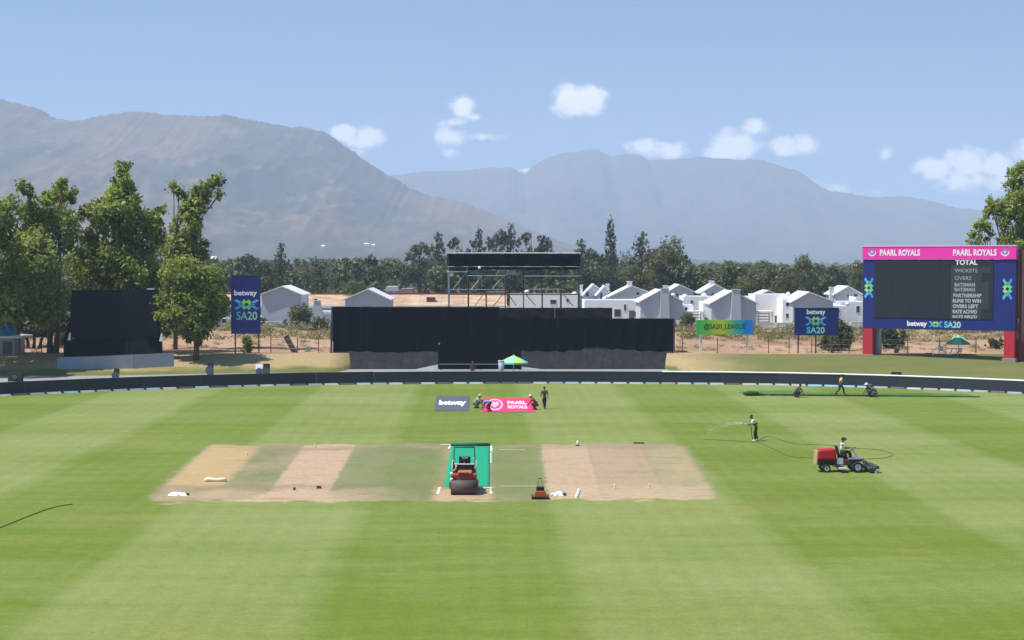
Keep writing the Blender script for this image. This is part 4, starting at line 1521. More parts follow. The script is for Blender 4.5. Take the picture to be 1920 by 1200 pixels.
# ------------------------------------------------------------------ billboards
def board(name, label, l, r, t_, b_, Y, posts, m_face, cat='sign', mpost=None, depth=.18, rz=0.0, pw=.07):
    cx = ploc((l + r) / 2, Y)
    zb = H(cx, Y)
    th = thing(name, label, cat, (cx, Y, zb), rz)
    f = lambda off: (lambda px, py: ((px - (l + r) / 2) / F * Y, off, P(px, py, Y).z - zb))
    g = f(0)
    x0, _, z1 = g(l, t_)
    x1, _, z0 = g(r, b_)
    if m_face is not None:
        MB().box(x0, x1, 0, depth, z0, z1).build('panel', m_face, th)
        mb = MB()
        e = .06
        mb.box(x0 - e, x1 + e, -.02, depth + .02, z1 + .001, z1 + e)
        mb.box(x0 - e, x1 + e, -.02, depth + .02, z0 - e, z0 - .001)
        mb.build('frame', M_dsteel, th)
    for px in posts:
        xx = g(px, 0)[0]
        gz = H(cx + xx, Y) - zb
        MB().box(xx - pw, xx + pw, depth + .022, depth + .022 + 2 * pw, gz - .4, z1 - .2).build('post', mpost or M_dsteel, th)
    return th, f


th, f = board('billboard', 'tall narrow navy banner with SA20 lettering on two dark poles', 433, 488, 517, 625, 189, (440, 484), M_navy, 'billboard')
q = f(-.008)
put_text('betway', q, 439, 482, 544, 557, M_text, th, bold=.035)
emblem(q, 462, 571, 42, 22, th)
put_text('SA20', q, 443, 482, 584, 600, M_grad, th, bold=.02, ink=((.08, .36, .50), (.45, .62, .38)))

th, f = board('billboard', 'wide navy advert board with SA20 lettering left of the scoreboard', 1490, 1573, 578, 628, 189, (1498, 1531, 1562), M_navy, 'billboard')
q = f(-.008)
put_text('betway', q, 1513, 1548, 580, 592, M_text, th, bold=.035)
emblem(q, 1530, 602, 36, 20, th)
put_text('SA20', q, 1513, 1547, 613, 625, M_grad, th, bold=.03, ink=((.08, .60, .65), (.30, .75, .35)))

th, f = board('billboard', 'green to blue sign with dark handle lettering on two pale posts', 1306, 1412, 600, 627, 189, (), None, 'billboard')
cols = [(1306, (.06, .42, .09)), (1322, (.10, .48, .09)), (1340, (.36, .52, .04)), (1352, (.50, .55, .03)), (1364, (.30, .52, .06)), (1380, (.05, .42, .28)), (1393, (.02, .34, .48)), (1397, (.01, .22, .62)), (1412, (.01, .24, .68))]
g0, g1 = f(0), f(.18)
mb = MB()
for (px, c_) in cols:
    for py in (627, 600):
        mb.v.append(g0(px, py)); mb.v.append(g1(px, py))
n = len(cols)
for i in range(n - 1):
    a = i * 4; b = a + 4
    mb.f += [(a, b, b + 2, a + 2), (b + 1, a + 1, a + 3, b + 3), (a + 2, b + 2, b + 3, a + 3), (b, a, a + 1, b + 1)]
mb.f += [(0, 2, 3, 1), ((n - 1) * 4, (n - 1) * 4 + 1, (n - 1) * 4 + 3, (n - 1) * 4 + 2)]
o = mb.build('panel', M_grad, th)
a = o.data.attributes.new('ink', 'FLOAT_COLOR', 'POINT')
for i, (px, c_) in enumerate(cols):
    for k in range(4): a.data[i * 4 + k].color = c_ + (1,)
put_text('@SA20_LEAGUE', f(-.008), 1320, 1398, 607, 619, mat('dark_green_print', (.02, .10, .03)), th, bold=.02)
for px in (1315, 1402):
    xx = g0(px, 0)[0]
    MB().box(xx - .13, xx + .13, .19, .45, -.4, g0(0, 612)[2]).build('post', M_cream, th)

# ------------------------------------------------------------------ covered stand (the big black backdrop)
def cloth(fn, l, r, t_, b_, nu, nv, amp, seed, thick=.05, edge=0.0):
    """rippled sheet; fn(px, py) -> local point, ripple along y; top/bottom edges slightly uneven"""
    rg = np.random.RandomState(seed)
    ph = rg.rand(8) * 6.28
    V, Q = [], []
    for side in (0, 1):
        for j in range(nv + 1):
            for i in range(nu + 1):
                u, v = i / nu, j / nv
                px = l + (r - l) * u
                e = edge * (math.sin(px * .11 + ph[0]) + .6 * math.sin(px * .31 + ph[1]) + .4 * math.sin(px * .83 + ph[2]))
                tt = t_(px) if callable(t_) else t_
                bb = b_(px) if callable(b_) else b_
                py = (tt + e * (1 if v < .01 else 0)) * (1 - v) + (bb + e * (1 if v > .99 else 0)) * v
                p = Vector(fn(px, py))
                d = amp * (math.sin(px * .22 + ph[3] + v * 2) * .5 + math.sin(px * .61 + py * .12 + ph[4]) * .3 + math.sin(px * .13 - py * .35 + ph[5]) * .5)
                p.y += d + side * thick
                V.append(tuple(p))
    n1 = (nu + 1) * (nv + 1)
    for j in range(nv):
        for i in range(nu):
            a = j * (nu + 1) + i
            Q.append((a, a + nu + 1, a + nu + 2, a + 1))
            Q.append((n1 + a, n1 + a + 1, n1 + a + nu + 2, n1 + a + nu + 1))
    mb = MB()
    mb.add(V, Q)
    return mb


def stand():
    Y = 190.5
    cx = ploc(945, Y)
    th = thing('covered_stand', 'long grandstand wrapped in black cloth with a faded grey tarpaulin skirt', 'stand', (cx, Y, 0))
    def at(yl):
        def f(px, py):
            p = P(px, py, Y + yl)
            return (p.x - cx, yl, p.z)
        return f
    # upright black cloth in panels
    f0 = at(0)
    cuts = [622, 676, 730, 782, 834, 885, 936]
    for i in range(6):
        cloth(f0, cuts[i] + .15, cuts[i + 1] - .15, 575, 661, 12, 10, .05, 100 + i, edge=.2).build('cloth_panel', M_black, th, True)
    cuts = [936, 990, 1044, 1096, 1148, 1190, 1228, 1265]
    M_black2 = mat('faded_black_cloth', (.017, .019, .027), .95, .3, 1.2, bump=.3, spec=.08)
    f0b = at(.35)
    cloth(f0b, 936.3, 1040, 577, 600, 16, 5, .07, 120, edge=.3).build('upper_cloth', M_black2, th, True)
    cloth(f0b, 1040.3, 1148, 577, 600, 16, 5, .07, 121, edge=.3).build('upper_cloth', M_black2, th, True)
    for i in range(7):
        cloth(f0, cuts[i] + .15, cuts[i + 1] - .15, 597, 659, 12, 8, .06, 130 + i, edge=.25).build('cloth_panel', M_black, th, True)
    # sloping faded skirt over the front seats: comes towards the field as it falls
    def skirt(px, py):
        q = (py - 655) / 38.0
        yl = -.1 - 3.6 * max(0, q)
        p = P(px, py, Y + yl)
        return (p.x - cx, yl, max(p.z, .03))
    def ttop(px):
        return 660 + .9 * math.sin(px * .045) + .7 * math.sin(px * .17)
    def tb(px):
        return 692.5 - (8.5 * sst(px, 778, 820) if px < 822 else 0) - (4.5 * (1 - sst(px, 978, 1022)) if px > 976 else 0)
    for i, (a, b) in enumerate([(625, 690), (690, 756), (756, 821.5)]):
        cloth(skirt, a + .2, b - .2, ttop, tb, 26, 12, .07, 140 + i, edge=.35).build('skirt_tarpaulin', M_tarp, th, True)
    def ttop2(px):
        return 657 + 2.4 * math.sin((px - 977) * .03) + 1.1 * math.sin(px * .21) - 4 * (sst(px, 1090, 1100) - sst(px, 1138, 1144))
    for i, (a, b) in enumerate([(977, 1040), (1040, 1100), (1100, 1148), (1148, 1205), (1205, 1263)]):
        cloth(skirt, a + .2, b - .2, ttop2, tb, 26, 12, .08, 150 + i, edge=.4).build('skirt_tarpaulin', M_tarp, th, True)
    cloth(skirt, 822, 976.5, 657, 692, 20, 6, .05, 160).build('skirt_tarpaulin', M_black, th, True)
    # white canvas that shows under the skirt
    for a, b, c_ in ((778, 821, 1), (978, 1018, 0)):
        pts = [(a, 692.6), (b, 692.6), (b if c_ else a, 683.5 if c_ else 687.8)]
        loc = [at(-4.2)(px, py) for px, py in pts]
        mb = MB()
        mb.add([(q[0], q[1], max(q[2], .01)) for q in loc] + [(q[0], q[1] + .06, max(q[2], .01)) for q in loc], [(0, 1, 2), (5, 4, 3), (0, 3, 4, 1), (1, 4, 5, 2), (2, 5, 3, 0)])
        mb.build('white_canvas', M_whitec, th)
    # frame at both ends, back and body of the stand behind the cloth
    x0, x1 = f0(622, 0)[0], f0(1265, 0)[0]
    xm = f0(936, 0)[0]
    z1, z2 = P(700, 575.6, Y).z, P(1200, 598, Y).z
    MB().box(x0 + .1, xm, .5, 6, 0, z1 - .2).box(xm + .01, x1 - .1, .5, 6, 0, z2 - .2).build('stand_body', M_dsteel, th)
    for a, zt in ((x0 - .12, z1), (x1 + .04, z2)):
        MB().box(a - .06, a + .10, -.15, .3, 0, zt).build('end_post', M_dsteel, th)
    for px in (618.5, 622):
        p = f0(px, 0)[0]
        MB().tube([(p, -.3, 0), (p, -.3, P(px, 602 if px < 620 else 640, Y).z)], .055, 7).build('end_pole', M_rail if px > 620 else M_dsteel, th)
    for s_, xe in ((-1, x0), (1, x1)):
        zt = P(622, 658, Y).z
        MB().add([(xe, -4.0, 0), (xe, .4, 0), (xe, .4, zt), (xe, -.2, zt), (xe + s_ * .5, -4.0, 0), (xe + s_ * .5, .4, 0), (xe + s_ * .35, .4, zt), (xe + s_ * .35, -.2, zt)],
                 [(0, 1, 2, 3), (7, 6, 5, 4), (0, 4, 5, 1), (1, 5, 6, 2), (2, 6, 7, 3), (3, 7, 4, 0)] if s_ > 0 else [(3, 2, 1, 0), (4, 5, 6, 7), (1, 5, 4, 0), (2, 6, 5, 1), (3, 7, 6, 2), (0, 4, 7, 3)]).build('end_board', M_brownp, th)
    # rusty top rail on the left part
    MB().box(f0(690, 0)[0], xm - .05, -.06, .0, z1 - .05, z1 + .03).build('top_rail', M_brownp, th)
stand()


def small_screen():
    Y = 185.2
    cx = ploc(899.5, Y)
    th = thing('sight_screen', 'black movable sight screen standing in the middle of the covered stand', 'sight screen', (cx, Y, 0))
    def f(px, py):
        p = P(px, py, Y)
        return (p.x - cx, 0, p.z)
    x0, x1 = f(822.5, 0)[0], f(976.5, 0)[0]
    n = 6
    for i in range(n):
        a, b = x0 + (x1 - x0) * i / n + .012, x0 + (x1 - x0) * (i + 1) / n - .012
        MB().box(a, b, 0, .07, .55, f(0, 645)[2]).build('screen_panel', M_black, th)
    MB().box(x0, x1, -.06, -.01, .62, .70).build('lower_rail', M_steel, th)
    MB().box(x0 + .02, x1 - .02, .08, .14, .1, .54).build('kick_cloth', M_black, th)
    for a in (x0 + .1, (x0 + x1) / 2, x1 - .1):
        p = MB().box(a - .05, a + .05, .15, 1.1, .22, .32).box(a - .05, a + .05, .15, .25, .32, 2.3).build('foot', M_dsteel, th)
        MB().disc((a, .35, .11), .11, .06, 'x', 12).build('wheel', M_rubber, p)
    MB().ball((x0, -.02, f(0, 645)[2] + .02), .10).build('corner_knob', M_steel, th)
small_screen()


def platform():
    Y = 195.5
    cx = ploc(963, Y)
    zb = H(cx, Y)
    th = thing('camera_platform', 'scaffold camera platform with a long black cloth canopy above the covered stand', 'scaffold', (cx, Y, zb))
    f = lambda px, py, yl=0.0: (P(px, py, Y + yl).x - cx, yl, P(px, py, Y + yl).z - zb)
    zt = f(0, 475)[2]
    xs_ = [f(p, 0)[0] for p in (840, 877, 911, 947, 982, 1017.5, 1053, 1087)]
    for yl in (0, 3.2):
        for i, x in enumerate(xs_):
            zz = zt if (i in (0, 7) or yl > 0) else f(0, 500 if i in (3, 6) else 545 if i != 1 else 520)[2]
            MB().tube([(x, yl, -.5), (x, yl, zz)], .062, 6).build('standard', M_steel if i == 0 else M_dsteel, th)
    def rail(pa, pb, py, yl=0.0, r=.05, m_=M_steel, nm='ledger'):
        MB().tube([f(pa, py, yl), f(pb, py, yl)], r, 6).build(nm, m_, th)
    rail(838, 1089, 474.5, -.05, .075, M_rail)
    rail(838, 1089, 500, -.08, .055)
    rail(838, 877, 509.5, 0, .07, M_rail)
    rail(877, 950, 517, 0, .055)
    rail(905, 1089, 517.5, 3.2, .055)
    rail(982, 1089, 517.8, 0, .055)
    rail(840, 911, 543, 0, .045)
    rail(911, 947, 543, 0, .05)
    rail(911, 947, 547.5, 0, .05)
    rail(990, 1055, 542.5, 0, .05)
    rail(840, 1089, 551.5, 0, .07, M_dsteel)
    rail(840, 1089, 551.5, 3.2, .06, M_dsteel)
    for i, x in enumerate(xs_):
        for zz in (f(0, 551.5)[2], zt - .05):
            MB().tube([(x, 0, zz), (x, 3.2, zz)], .045, 6).build('transom', M_dsteel, th)
    def brace(a, b, c_, d, yl=0.0, r=.05):
        MB().tube([f(a, b, yl), f(c_, d, yl)], r, 6).build('brace', M_steel if d < 551 else M_dsteel, th)
    brace(846, 547, 875, 510, .06); brace(875, 510, 875, 492, .06, .055)
    brace(878, 550, 905, 516, .06, .075)
    brace(915, 550, 947, 514, .06, .065); brace(922, 543, 945, 520, .10)
    brace(956, 556, 968, 573, .06); brace(987, 553, 1004, 573, .06); brace(1057, 553, 1075, 574, .06)
    brace(925, 574, 942, 553, .06); brace(890, 574, 905, 553, 3.26, .04)
    # canopy: cloth front in bays and flat roof
    cu_ = [840, 876, 911, 947, 982, 1017, 1053, 1087.5]
    for i in range(7):
        cloth(lambda px, py: f(px, py, -.12), cu_[i] + .1, cu_[i + 1] - .1, 476, 499.2, 8, 5, .05, 300 + i, edge=.15).build('canopy_cloth', M_black, th, True)
    MB().box(xs_[0] - .05, xs_[-1] + .05, .02, 4.0, zt - .02, zt + .07).build('canopy_roof', M_black, th)
    cloth(lambda px, py: f(px, py, 3.4), 838, 1088, 477, 505, 40, 4, .08, 320, edge=.6).build('canopy_cloth', M_black, th, True)
    cloth(lambda px, py: f(px, py, .1), 840, 872, 484, 508, 8, 5, .08, 321, edge=.8).build('hanging_cloth', mat('dark_grey_cloth', (.045, .045, .06), .9, .3), th, True)
    MB().box(xs_[0], xs_[-1], .1, 3.1, f(0, 552)[2] - .06, f(0, 552)[2]).build('deck', M_dsteel, th)
    MB().box(f(909, 0)[0], f(926, 0)[0], .4, 1.0, f(0, 516)[2], f(0, 508)[2]).build('control_box', M_greyc, th)
    MB().box(f(949, 0)[0], f(967, 0)[0], .4, 1.1, f(0, 515)[2], f(0, 507)[2]).build('control_box', M_steel, th)
    MB().box(f(881, 0)[0], f(899, 0)[0], .4, 1.1, f(0, 513)[2], f(0, 508)[2]).build('control_box', mat('teal_case', (.10, .19, .22)), th)
    p = f(899, 502, -.2)
    MB().ball(p, .17, .17, .17).build('lamp', M_white, th, True)
    p = f(988, 547, -.1)
    MB().ball(p, .30, .2, .2).build('white_bundle', M_whitec, th, True)
platform()


# ------------------------------------------------------------------ big black screen on the left
def left_screen():
    Y = 185
    cx = ploc(212, Y)
    zb = H(cx, Y)
    th = thing('black_screen', 'big black cloth covered screen frame under the left trees', 'screen', (cx, Y, zb))
    def at(yl):
        def f(px, py):
            p = P(px, py, Y + yl)
            return (p.x - cx, yl, p.z - zb)
        return f
    f = at(0)
    cols_ = [134, 175, 216, 256, 296]
    for i in range(4):
        cloth(f, cols_[i] + .12, cols_[i + 1] - .12, lambda px: 544.0 - (px - 134) * .008, 634, 10, 10, .03, 400 + i, edge=.1).build('cloth_panel', mat('charcoal_cloth', (.012, .014, .022), .95, .2, 1.0, bump=.2, spec=.05), th, True)
    g = at(-.5)
    def lo(px, py):
        q = (py - 634) / 34
        yl = -.1 - .9 * q
        p = P(px, py, Y + yl)
        return (p.x - cx, yl, p.z - zb)
    cuts = [119, 180, 242, 304]
    for i in range(3):
        cloth(lo, cuts[i] + .12, cuts[i + 1] - .12, 634.3, lambda px: 671 - (px - 119) * .02, 12, 8, .05, 410 + i, edge=.2).build('lower_cloth', M_black, th, True)
    for s_, a, b in ((0, 119, 135), (1, 296, 304)):
        pts = [(119, 668), (135, 668), (135, 545), (131, 600), (120, 634)] if s_ == 0 else [(296, 545), (303, 668), (296, 668)]
        loc = [at(.15)(px, py) for px, py in pts]
        MB().prism([(q[0], q[2]) for q in (loc if s_ == 0 else loc[::-1])], .15, .30).build('side_flap', M_black, th)
    for (px, py, w_, h_) in ((131, 638, 4.5, 15), (303, 640, 4.5, 16)):
        pts = [(px - w_, py), (px + w_ * .4, py), (px + w_ * .3, py - h_), (px - w_ * .2, py - h_ * .9)]
        loc = [at(-1.1)(a, b) for a, b in pts]
        MB().prism([(q[0], q[2]) for q in loc], -1.16, -1.08).build('white_flap', M_whitec, th)
    MB().box(f(136, 0)[0], f(295, 0)[0], .2, 1.4, -.3, f(0, 546)[2]).build('frame_body', M_dsteel, th)
    MB().box(f(270, 0)[0], f(284, 0)[0], .3, .5, f(0, 543)[2] - .02, f(0, 541)[2]).build('top_clip', M_white, th)
left_screen()


def barrier():
    Y = 178.6
    pts = [(107, 670, 690, 179.6), (180, 668, 688, 179.9), (250, 665, 685.5, 180.4), (326, 662, 682, 181.2)]
    p0 = P(107, 690, 181)
    cx = p0.x
    th = thing('barrier_wall', 'low pale grey barrier in front of the black screen under the trees', 'barrier', (cx, 180, H(cx, 180)))
    zb = H(cx, 180)
    m_ = mat('pale_grey_board', (.31, .32, .36), .8, .15, .8)
    for i in range(3):
        a, b = pts[i], pts[i + 1]
        A0, A1 = P(a[0] + .2, a[2], a[3]), P(a[0] + .2, a[1], a[3])
        B0, B1 = P(b[0] - .2, b[2], b[3]), P(b[0] - .2, b[1], b[3])
        off = Vector((cx, 180, zb))
        dn = Vector((0, 0, .3))
        v = [A0 - dn - off, B0 - dn - off, B1 - off, A1 - off]
        bk = Vector((0, .12, 0))
        MB().add(v + [q + bk for q in v], [(0, 1, 2, 3), (7, 6, 5, 4), (0, 4, 5, 1), (1, 5, 6, 2), (2, 6, 7, 3), (3, 7, 4, 0)]).build('barrier_panel', m_, th)
barrier()


def kiosk():
    Y = 187
    cx = ploc(8, Y)
    zb = H(cx, Y)
    th = thing('kiosk', 'pale walled kiosk with a blue upper sign at the left edge', 'kiosk', (cx, Y, zb))
    z = lambda py: P(0, py, Y).z - zb
    x = lambda px: ploc(px, Y) - cx
    MB().box(x(-60), x(26), 0, 4, -.3, z(634)).build('wall', mat('kiosk_wall', (.36, .32, .32), .85, .12), th)
    MB().box(x(-62), x(40), -.6, 4.2, z(633.8), z(630.5)).build('canopy', M_white, th)
    MB().box(x(-60), x(24), .3, 1.2, z(630.3), z(600)).build('sign_box', mat('teal_blue_vinyl', (.02, .16, .27), .5, .2, .5), th)
    MB().box(x(16), x(28), .1, .3, z(599.5), z(596)).build('lamp', M_white, th)
    MB().disc((x(12), .28, z(615)), .55, .03, 'y', 20).build('round_mark', mat('blue_mark', (.01, .10, .42)), th)
    MB().box(x(4), x(22), -.03, -.004, .1, z(640)).build('door', M_greyc, th)
kiosk()

# wire fence along the earth
def wire_fence():
    th = thing('wire_fence', 'thin wire fence on slim posts along the edge of the bare earth', 'fence', (0, 189.5, 1.6))
    xsn = [ploc(p, 190) for p in (20, 80, 508, 558, 598, 1280, 1345, 1440, 1478, 1498 + 22, 1590, 1650, 1700, 1760, 1830)]
    for x in xsn:
        yy = crest(x) + 1.6
        g = H(x, yy) - 1.6
        MB().tube([(x, yy - 189.5, g - .3), (x, yy - 189.5, g + 1.75)], .05, 6).build('post', M_brownp, th)
    for a, b in ((2, 4), (5, 14)):
        for hgt in (.5, 1.0, 1.5):
            pts = []
            xx = xsn[a]
            while xx < xsn[b]:
                yy = crest(xx) + 1.6
                pts.append((xx, yy - 189.5, H(xx, yy) - 1.6 + hgt))
                xx += 1.5
            MB().tube(pts, .012, 4).build('wire', M_steel, th)
wire_fence()

x = ploc(552, 191)
th = thing('leaning_post', 'broken brown post leaning on the bare earth left of the covered stand', 'post', (x, 191, H(x, 191)))
MB().box(-.28, .28, -.15, .15, -.3, 2.1, Matrix.Rotation(R(-28), 4, 'Y')).build('stump', M_brownp, th)
MB().box(-.45, .35, -.16, .16, 2.101, 2.2, Matrix.Rotation(R(-28), 4, 'Y')).build('cap_board', M_cream, th)

# ------------------------------------------------------------------ boundary fence
def perimeter():
    th = thing('boundary_fence', 'dark slate panel fence with a pale top rail curving round the field', 'fence', (0, 165.9, 0))
    pts = []
    x = -75.0
    step_ = 5.6
    while x < 75:
        pts.append((x, yf(x) + .15 - 165.9))
        sl_ = (yf(x + 1) - yf(x)) / 1
        x += step_ / math.sqrt(1 + sl_ * sl_)
    for i in range(len(pts) - 1):
        a, b = Vector((*pts[i], 0)), Vector((*pts[i + 1], 0))
        d = (b - a).normalized()
        nrm = Vector((d.y, -d.x, 0))
        if nrm.y > 0: nrm = -nrm
        a2, b2 = a + d * .02, b - d * .02
        h = 1.12
        v = [a2, b2, b2 + Vector((0, 0, h)), a2 + Vector((0, 0, h))]
        bk = -nrm * .07
        MB().add(v + [q + bk for q in v], [(0, 1, 2, 3), (7, 6, 5, 4), (0, 4, 5, 1), (1, 5, 6, 2), (2, 6, 7, 3), (3, 7, 4, 0)]).build('fence_panel', M_slate, th)
        c_ = a + bk * 1.6
        MB().tube([c_ + Vector((0, 0, -.1)), c_ + Vector((0, 0, 1.12))], .035, 6).build('fence_post', M_steel, th)
    # pale rail: three runs so that the left one can be darker with age
    def run(i0, i1, m_, r):
        MB().tube([(p[0], p[1] + .03, 1.15) for p in pts[i0:i1 + 1]], r, 6).build('top_rail', m_, th)
    n = len(pts)
    k1 = next(i for i, p in enumerate(pts) if p[0] > -16)
    k2 = next(i for i, p in enumerate(pts) if p[0] > 14)
    run(0, k1, M_dsteel, .035)
    run(k1, k2, M_steel, .045)
    run(k2, n - 1, M_white, .085)
perimeter()

# boundary cushions
def cushions():
    cols_ = [mat('cushion_white', (.32, .335, .34), .6, .2), mat('cushion_pale_blue', (.20, .33, .43), .6, .2), mat('cushion_grey', (.22, .235, .245), .6, .2), mat('cushion_dark', (.05, .055, .07), .6, .1)]
    Ls = 1.55
    mb = MB().prism([(-.0, 0), (.30, 0), (.15, .17)], 0, Ls - .22)
    base_me = {}
    x = -49.0
    i = 0
    rr = random.Random(8)
    where = []
    while x < 50:
        y = yf(x) - .75
        s_ = (yf(x + .5) - yf(x - .5))
        ang = math.atan2(s_, 1)
        where.append((x, y, ang))
        x += Ls * math.cos(ang)
        i += 1
    made = []
    for k, (x, y, ang) in enumerate(where):
        r_ = rr.random()
        mid = -13 < x < 0
        ci = 3 if (r_ < .12 or (mid and r_ < .6)) else 1 if (r_ < .24 or (20 < x < 33 and r_ < .65)) else 2 if r_ < .55 else 0
        if ci not in base_me:
            o = mb.build('boundary_cushion', cols_[ci])
            me = o.data
            for v in me.vertices:       # lay its length along x
                v.co = (v.co.y, v.co.x - .17, v.co.z)
            me.flip_normals()
            base_me[ci] = me
            bpy.data.objects.remove(o)
        o = link_mesh('boundary_cushion', base_me[ci])
        o.location = (x, y, 0.002)
        o.rotation_euler = (0, 0, ang)
        cn = ['white', 'pale blue', 'grey', 'near black'][ci]
        ppx = 960 + x / y * F
        mark = next(m_ for lim, m_ in ((100, 'at the far left edge'), (330, 'below the left black screen'), (430, 'below the round left tree'), (620, 'below the tall navy banner'),
                                       (822, 'below the left part of the black stand'), (980, 'below the small sight screen'), (1265, 'below the right part of the black stand'),
                                       (1450, 'below the green and blue sign'), (1610, 'below the wide navy board'), (1760, 'below the left half of the scoreboard'), (9999, 'below the right half of the scoreboard')) if ppx < lim)
        made.append((o, cn, mark))
        # dark joint block between cushions belongs to the cushion
        MB().box(-.06, .0, -.15, .17, 0, .18).build('joint_block', M_rubber, o)
    from collections import Counter
    tot = Counter((c_, m_) for _, c_, m_ in made)
    seen = Counter()
    ords = ['first', 'second', 'third', 'fourth', 'fifth', 'sixth', 'seventh', 'eighth', 'ninth', 'tenth']
    for o, c_, m_ in made:
        k = seen[(c_, m_)]
        seen[(c_, m_)] += 1
        lab = '%s foam boundary cushion %s' % (c_, m_) if tot[(c_, m_)] == 1 else '%s %s foam boundary cushion %s' % (ords[min(k, 9)], c_, m_)
        tag(o, lab, 'cushion', 'foam cushions along the boundary')
cushions()


def box_thing(name, label, cat, px, base_py, w_, h_, d_, Y, m_, z=None, extra=None, rz=0.0):
    x = ploc(px, Y)
    th = thing(name, label, cat, (x, Y, H(x, Y) if z is None else z), rz)
    return th

# loudspeakers on the concrete behind the fence
def speaker(label, px, Y, w_, h_, m_, front, z=0.0, tilt=-14):
    x = ploc(px, Y)
    th = thing('loudspeaker', label, 'loudspeaker', (x, Y, z))
    T = Matrix.Rotation(R(tilt), 4, 'X')
    MB().box(-w_ / 2, w_ / 2, 0, .5, .0, h_, T).build('cabinet', m_, th, bevel=.03)
    MB().box(-w_ / 2 + .05, w_ / 2 - .05, -.03, -.005, .06, h_ - .06, T).build('grille', front, th)
    MB().disc((w_ * .0, -.03, h_ * .5), h_ * .25, .03, 'y', 16).build('cone_ring', M_greyc, th)
speaker('black box shaped loudspeaker on the left walkway behind the fence', 392, 172, .55, 1.72, M_rubber, M_blackc, 0)
speaker('white and black wedge loudspeaker on the walkway below the tall navy banner', 485, 172, .75, 1.45, M_white, M_whitec, 0)
speaker('black wedge loudspeaker right beside the white one', 497, 172.2, .7, 1.55, M_rubber, M_blackc, 0)
speaker('long black loudspeaker on the bank in front of the scoreboard', 1683, 166.5, 1.0, .55, M_rubber, M_blackc, H(ploc(1683, 166.5), 166.5) + .15)
speaker('small black loudspeaker at the fence left of the barrier wall', 215, 166, .45, 1.45, M_rubber, M_blackc, 0)
speaker('low dark loudspeaker on the walkway at the far left', 26, 168, 1.4, .9, M_rubber, M_blackc, 0)


def parasol(label, px, top_py, edge_py, wpx, Y, cols2, z=None, pole_h=None):
    x = ploc(px, Y)
    zb = H(x, Y)
    th = thing('parasol', label, 'parasol', (x, Y, zb))
    zt, ze = P(px, top_py, Y).z - zb, P(px, edge_py, Y).z - zb
    r = wpx / 2 / F * Y
    n = 8
    for i in range(n):
        a0, a1 = 2 * math.pi * i / n, 2 * math.pi * (i + 1) / n
        A, B = (r * math.cos(a0), r * math.sin(a0), ze), (r * math.cos(a1), r * math.sin(a1), ze)
        m0 = (r * .5 * math.cos((a0 + a1) / 2), r * .5 * math.sin((a0 + a1) / 2), (zt * .56 + ze * .44))
        mb = MB()
        lo = Vector((0, 0, -.025))
        v = [Vector(A), Vector(B), Vector((0, 0, zt)), Vector(m0)]
        fl = [Vector(A) - Vector((0, 0, .16)), Vector(B) - Vector((0, 0, .16))]
        mb.add(v + [q + lo for q in v] + fl, [(0, 1, 3), (1, 2, 3), (2, 0, 3), (5, 4, 7), (6, 5, 7), (4, 6, 7), (0, 8, 9, 1)])
        mb.build('canopy_panel', cols2[i % len(cols2)], th)
    MB().tube([(0, 0, -.1), (0, 0, zt + .1)], .04, 8).build('pole', M_rail, th)
    MB().disc((0, 0, .06), .35, .12, 'z', 16).build('base', M_dsteel, th)
parasol('yellow green and turquoise parasol open in front of the small sight screen', 963, 666, 679, 54, 178,
        [mat('lime_canvas', (.42, .62, .08), .8), mat('turquoise_canvas', (.22, .62, .52), .8)])
parasol('green canopy open on the bare earth under the scoreboard', 1798, 628, 643, 46, 187, [mat('mint_green_canvas', (.10, .42, .22), .8), mat('pale_green_canvas', (.30, .62, .40), .8)])

x = ploc(940, 176)
th = thing('bin', 'pale blue grey bin under the parasol behind the fence', 'bin', (x, 176, 0))
MB().tube([(0, 0, 0), (0, 0, 1.5)], [.26, .32], 14).build('drum', mat('pale_blue_plastic', (.30, .40, .48), .5), th, True)
MB().disc((0, 0, 1.55), .35, .12, 'z', 14).build('lid', M_rail, th)

def table(label, px, Y, w_, ang=0):
    x = ploc(px, Y)
    th = thing('folding_table', label, 'table', (x, Y, H(x, Y)), ang)
    MB().box(-w_ / 2, w_ / 2, -.4, .4, .70, .76).build('tabletop', M_white, th)
    for sx in (-1, 1):
        for sy in (-1, 1):
            MB().tube([(sx * (w_ / 2 - .1) * 1.05, sy * .33, 0), (sx * (w_ / 2 - .35), sy * .33, .70)], .035, 6).build('leg', M_white, th)
table('long white folding table left of the green canopy', 1762, 186, 1.9, .1)
table('white folding table under the green canopy', 1790, 186.6, 1.1, -.2)
def chair(label, px, Y, ang, m_=None):
    m_ = m_ or M_white
    x = ploc(px, Y)
    th = thing('plastic_chair', label, 'chair', (x, Y, H(x, Y)), ang)
    MB().box(-.25, .25, -.25, .25, .42, .46).build('seat', m_, th)
    MB().box(-.25, .25, .23, .28, .461, .95, Matrix.Rotation(R(-8), 4, 'X')).build('backrest', m_, th)
    for sx in (-1, 1):
        for sy in (-1, 1):
            MB().tube([(sx * .26, sy * .26, 0), (sx * .21, sy * .21, .42)], .025, 6).build('leg', m_, th)
chair('white plastic chair behind the long white table', 1768, 187.2, .3)
chair('white plastic chair at the right end under the green canopy', 1797, 185.6, -1.2)
x = ploc(1742, 186)
th = thing('crate', 'low orange brown crate on the ground left of the white tables', 'crate', (x, 186, H(x, 186)))
MB().box(-.32, .32, -.2, .2, 0, .26).build('body', mat('orange_plastic', (.42, .10, .03)), th)
MB().box(-.35, .35, -.23, .23, .261, .30).build('rim', mat('orange_plastic', (.42, .10, .03)), th)

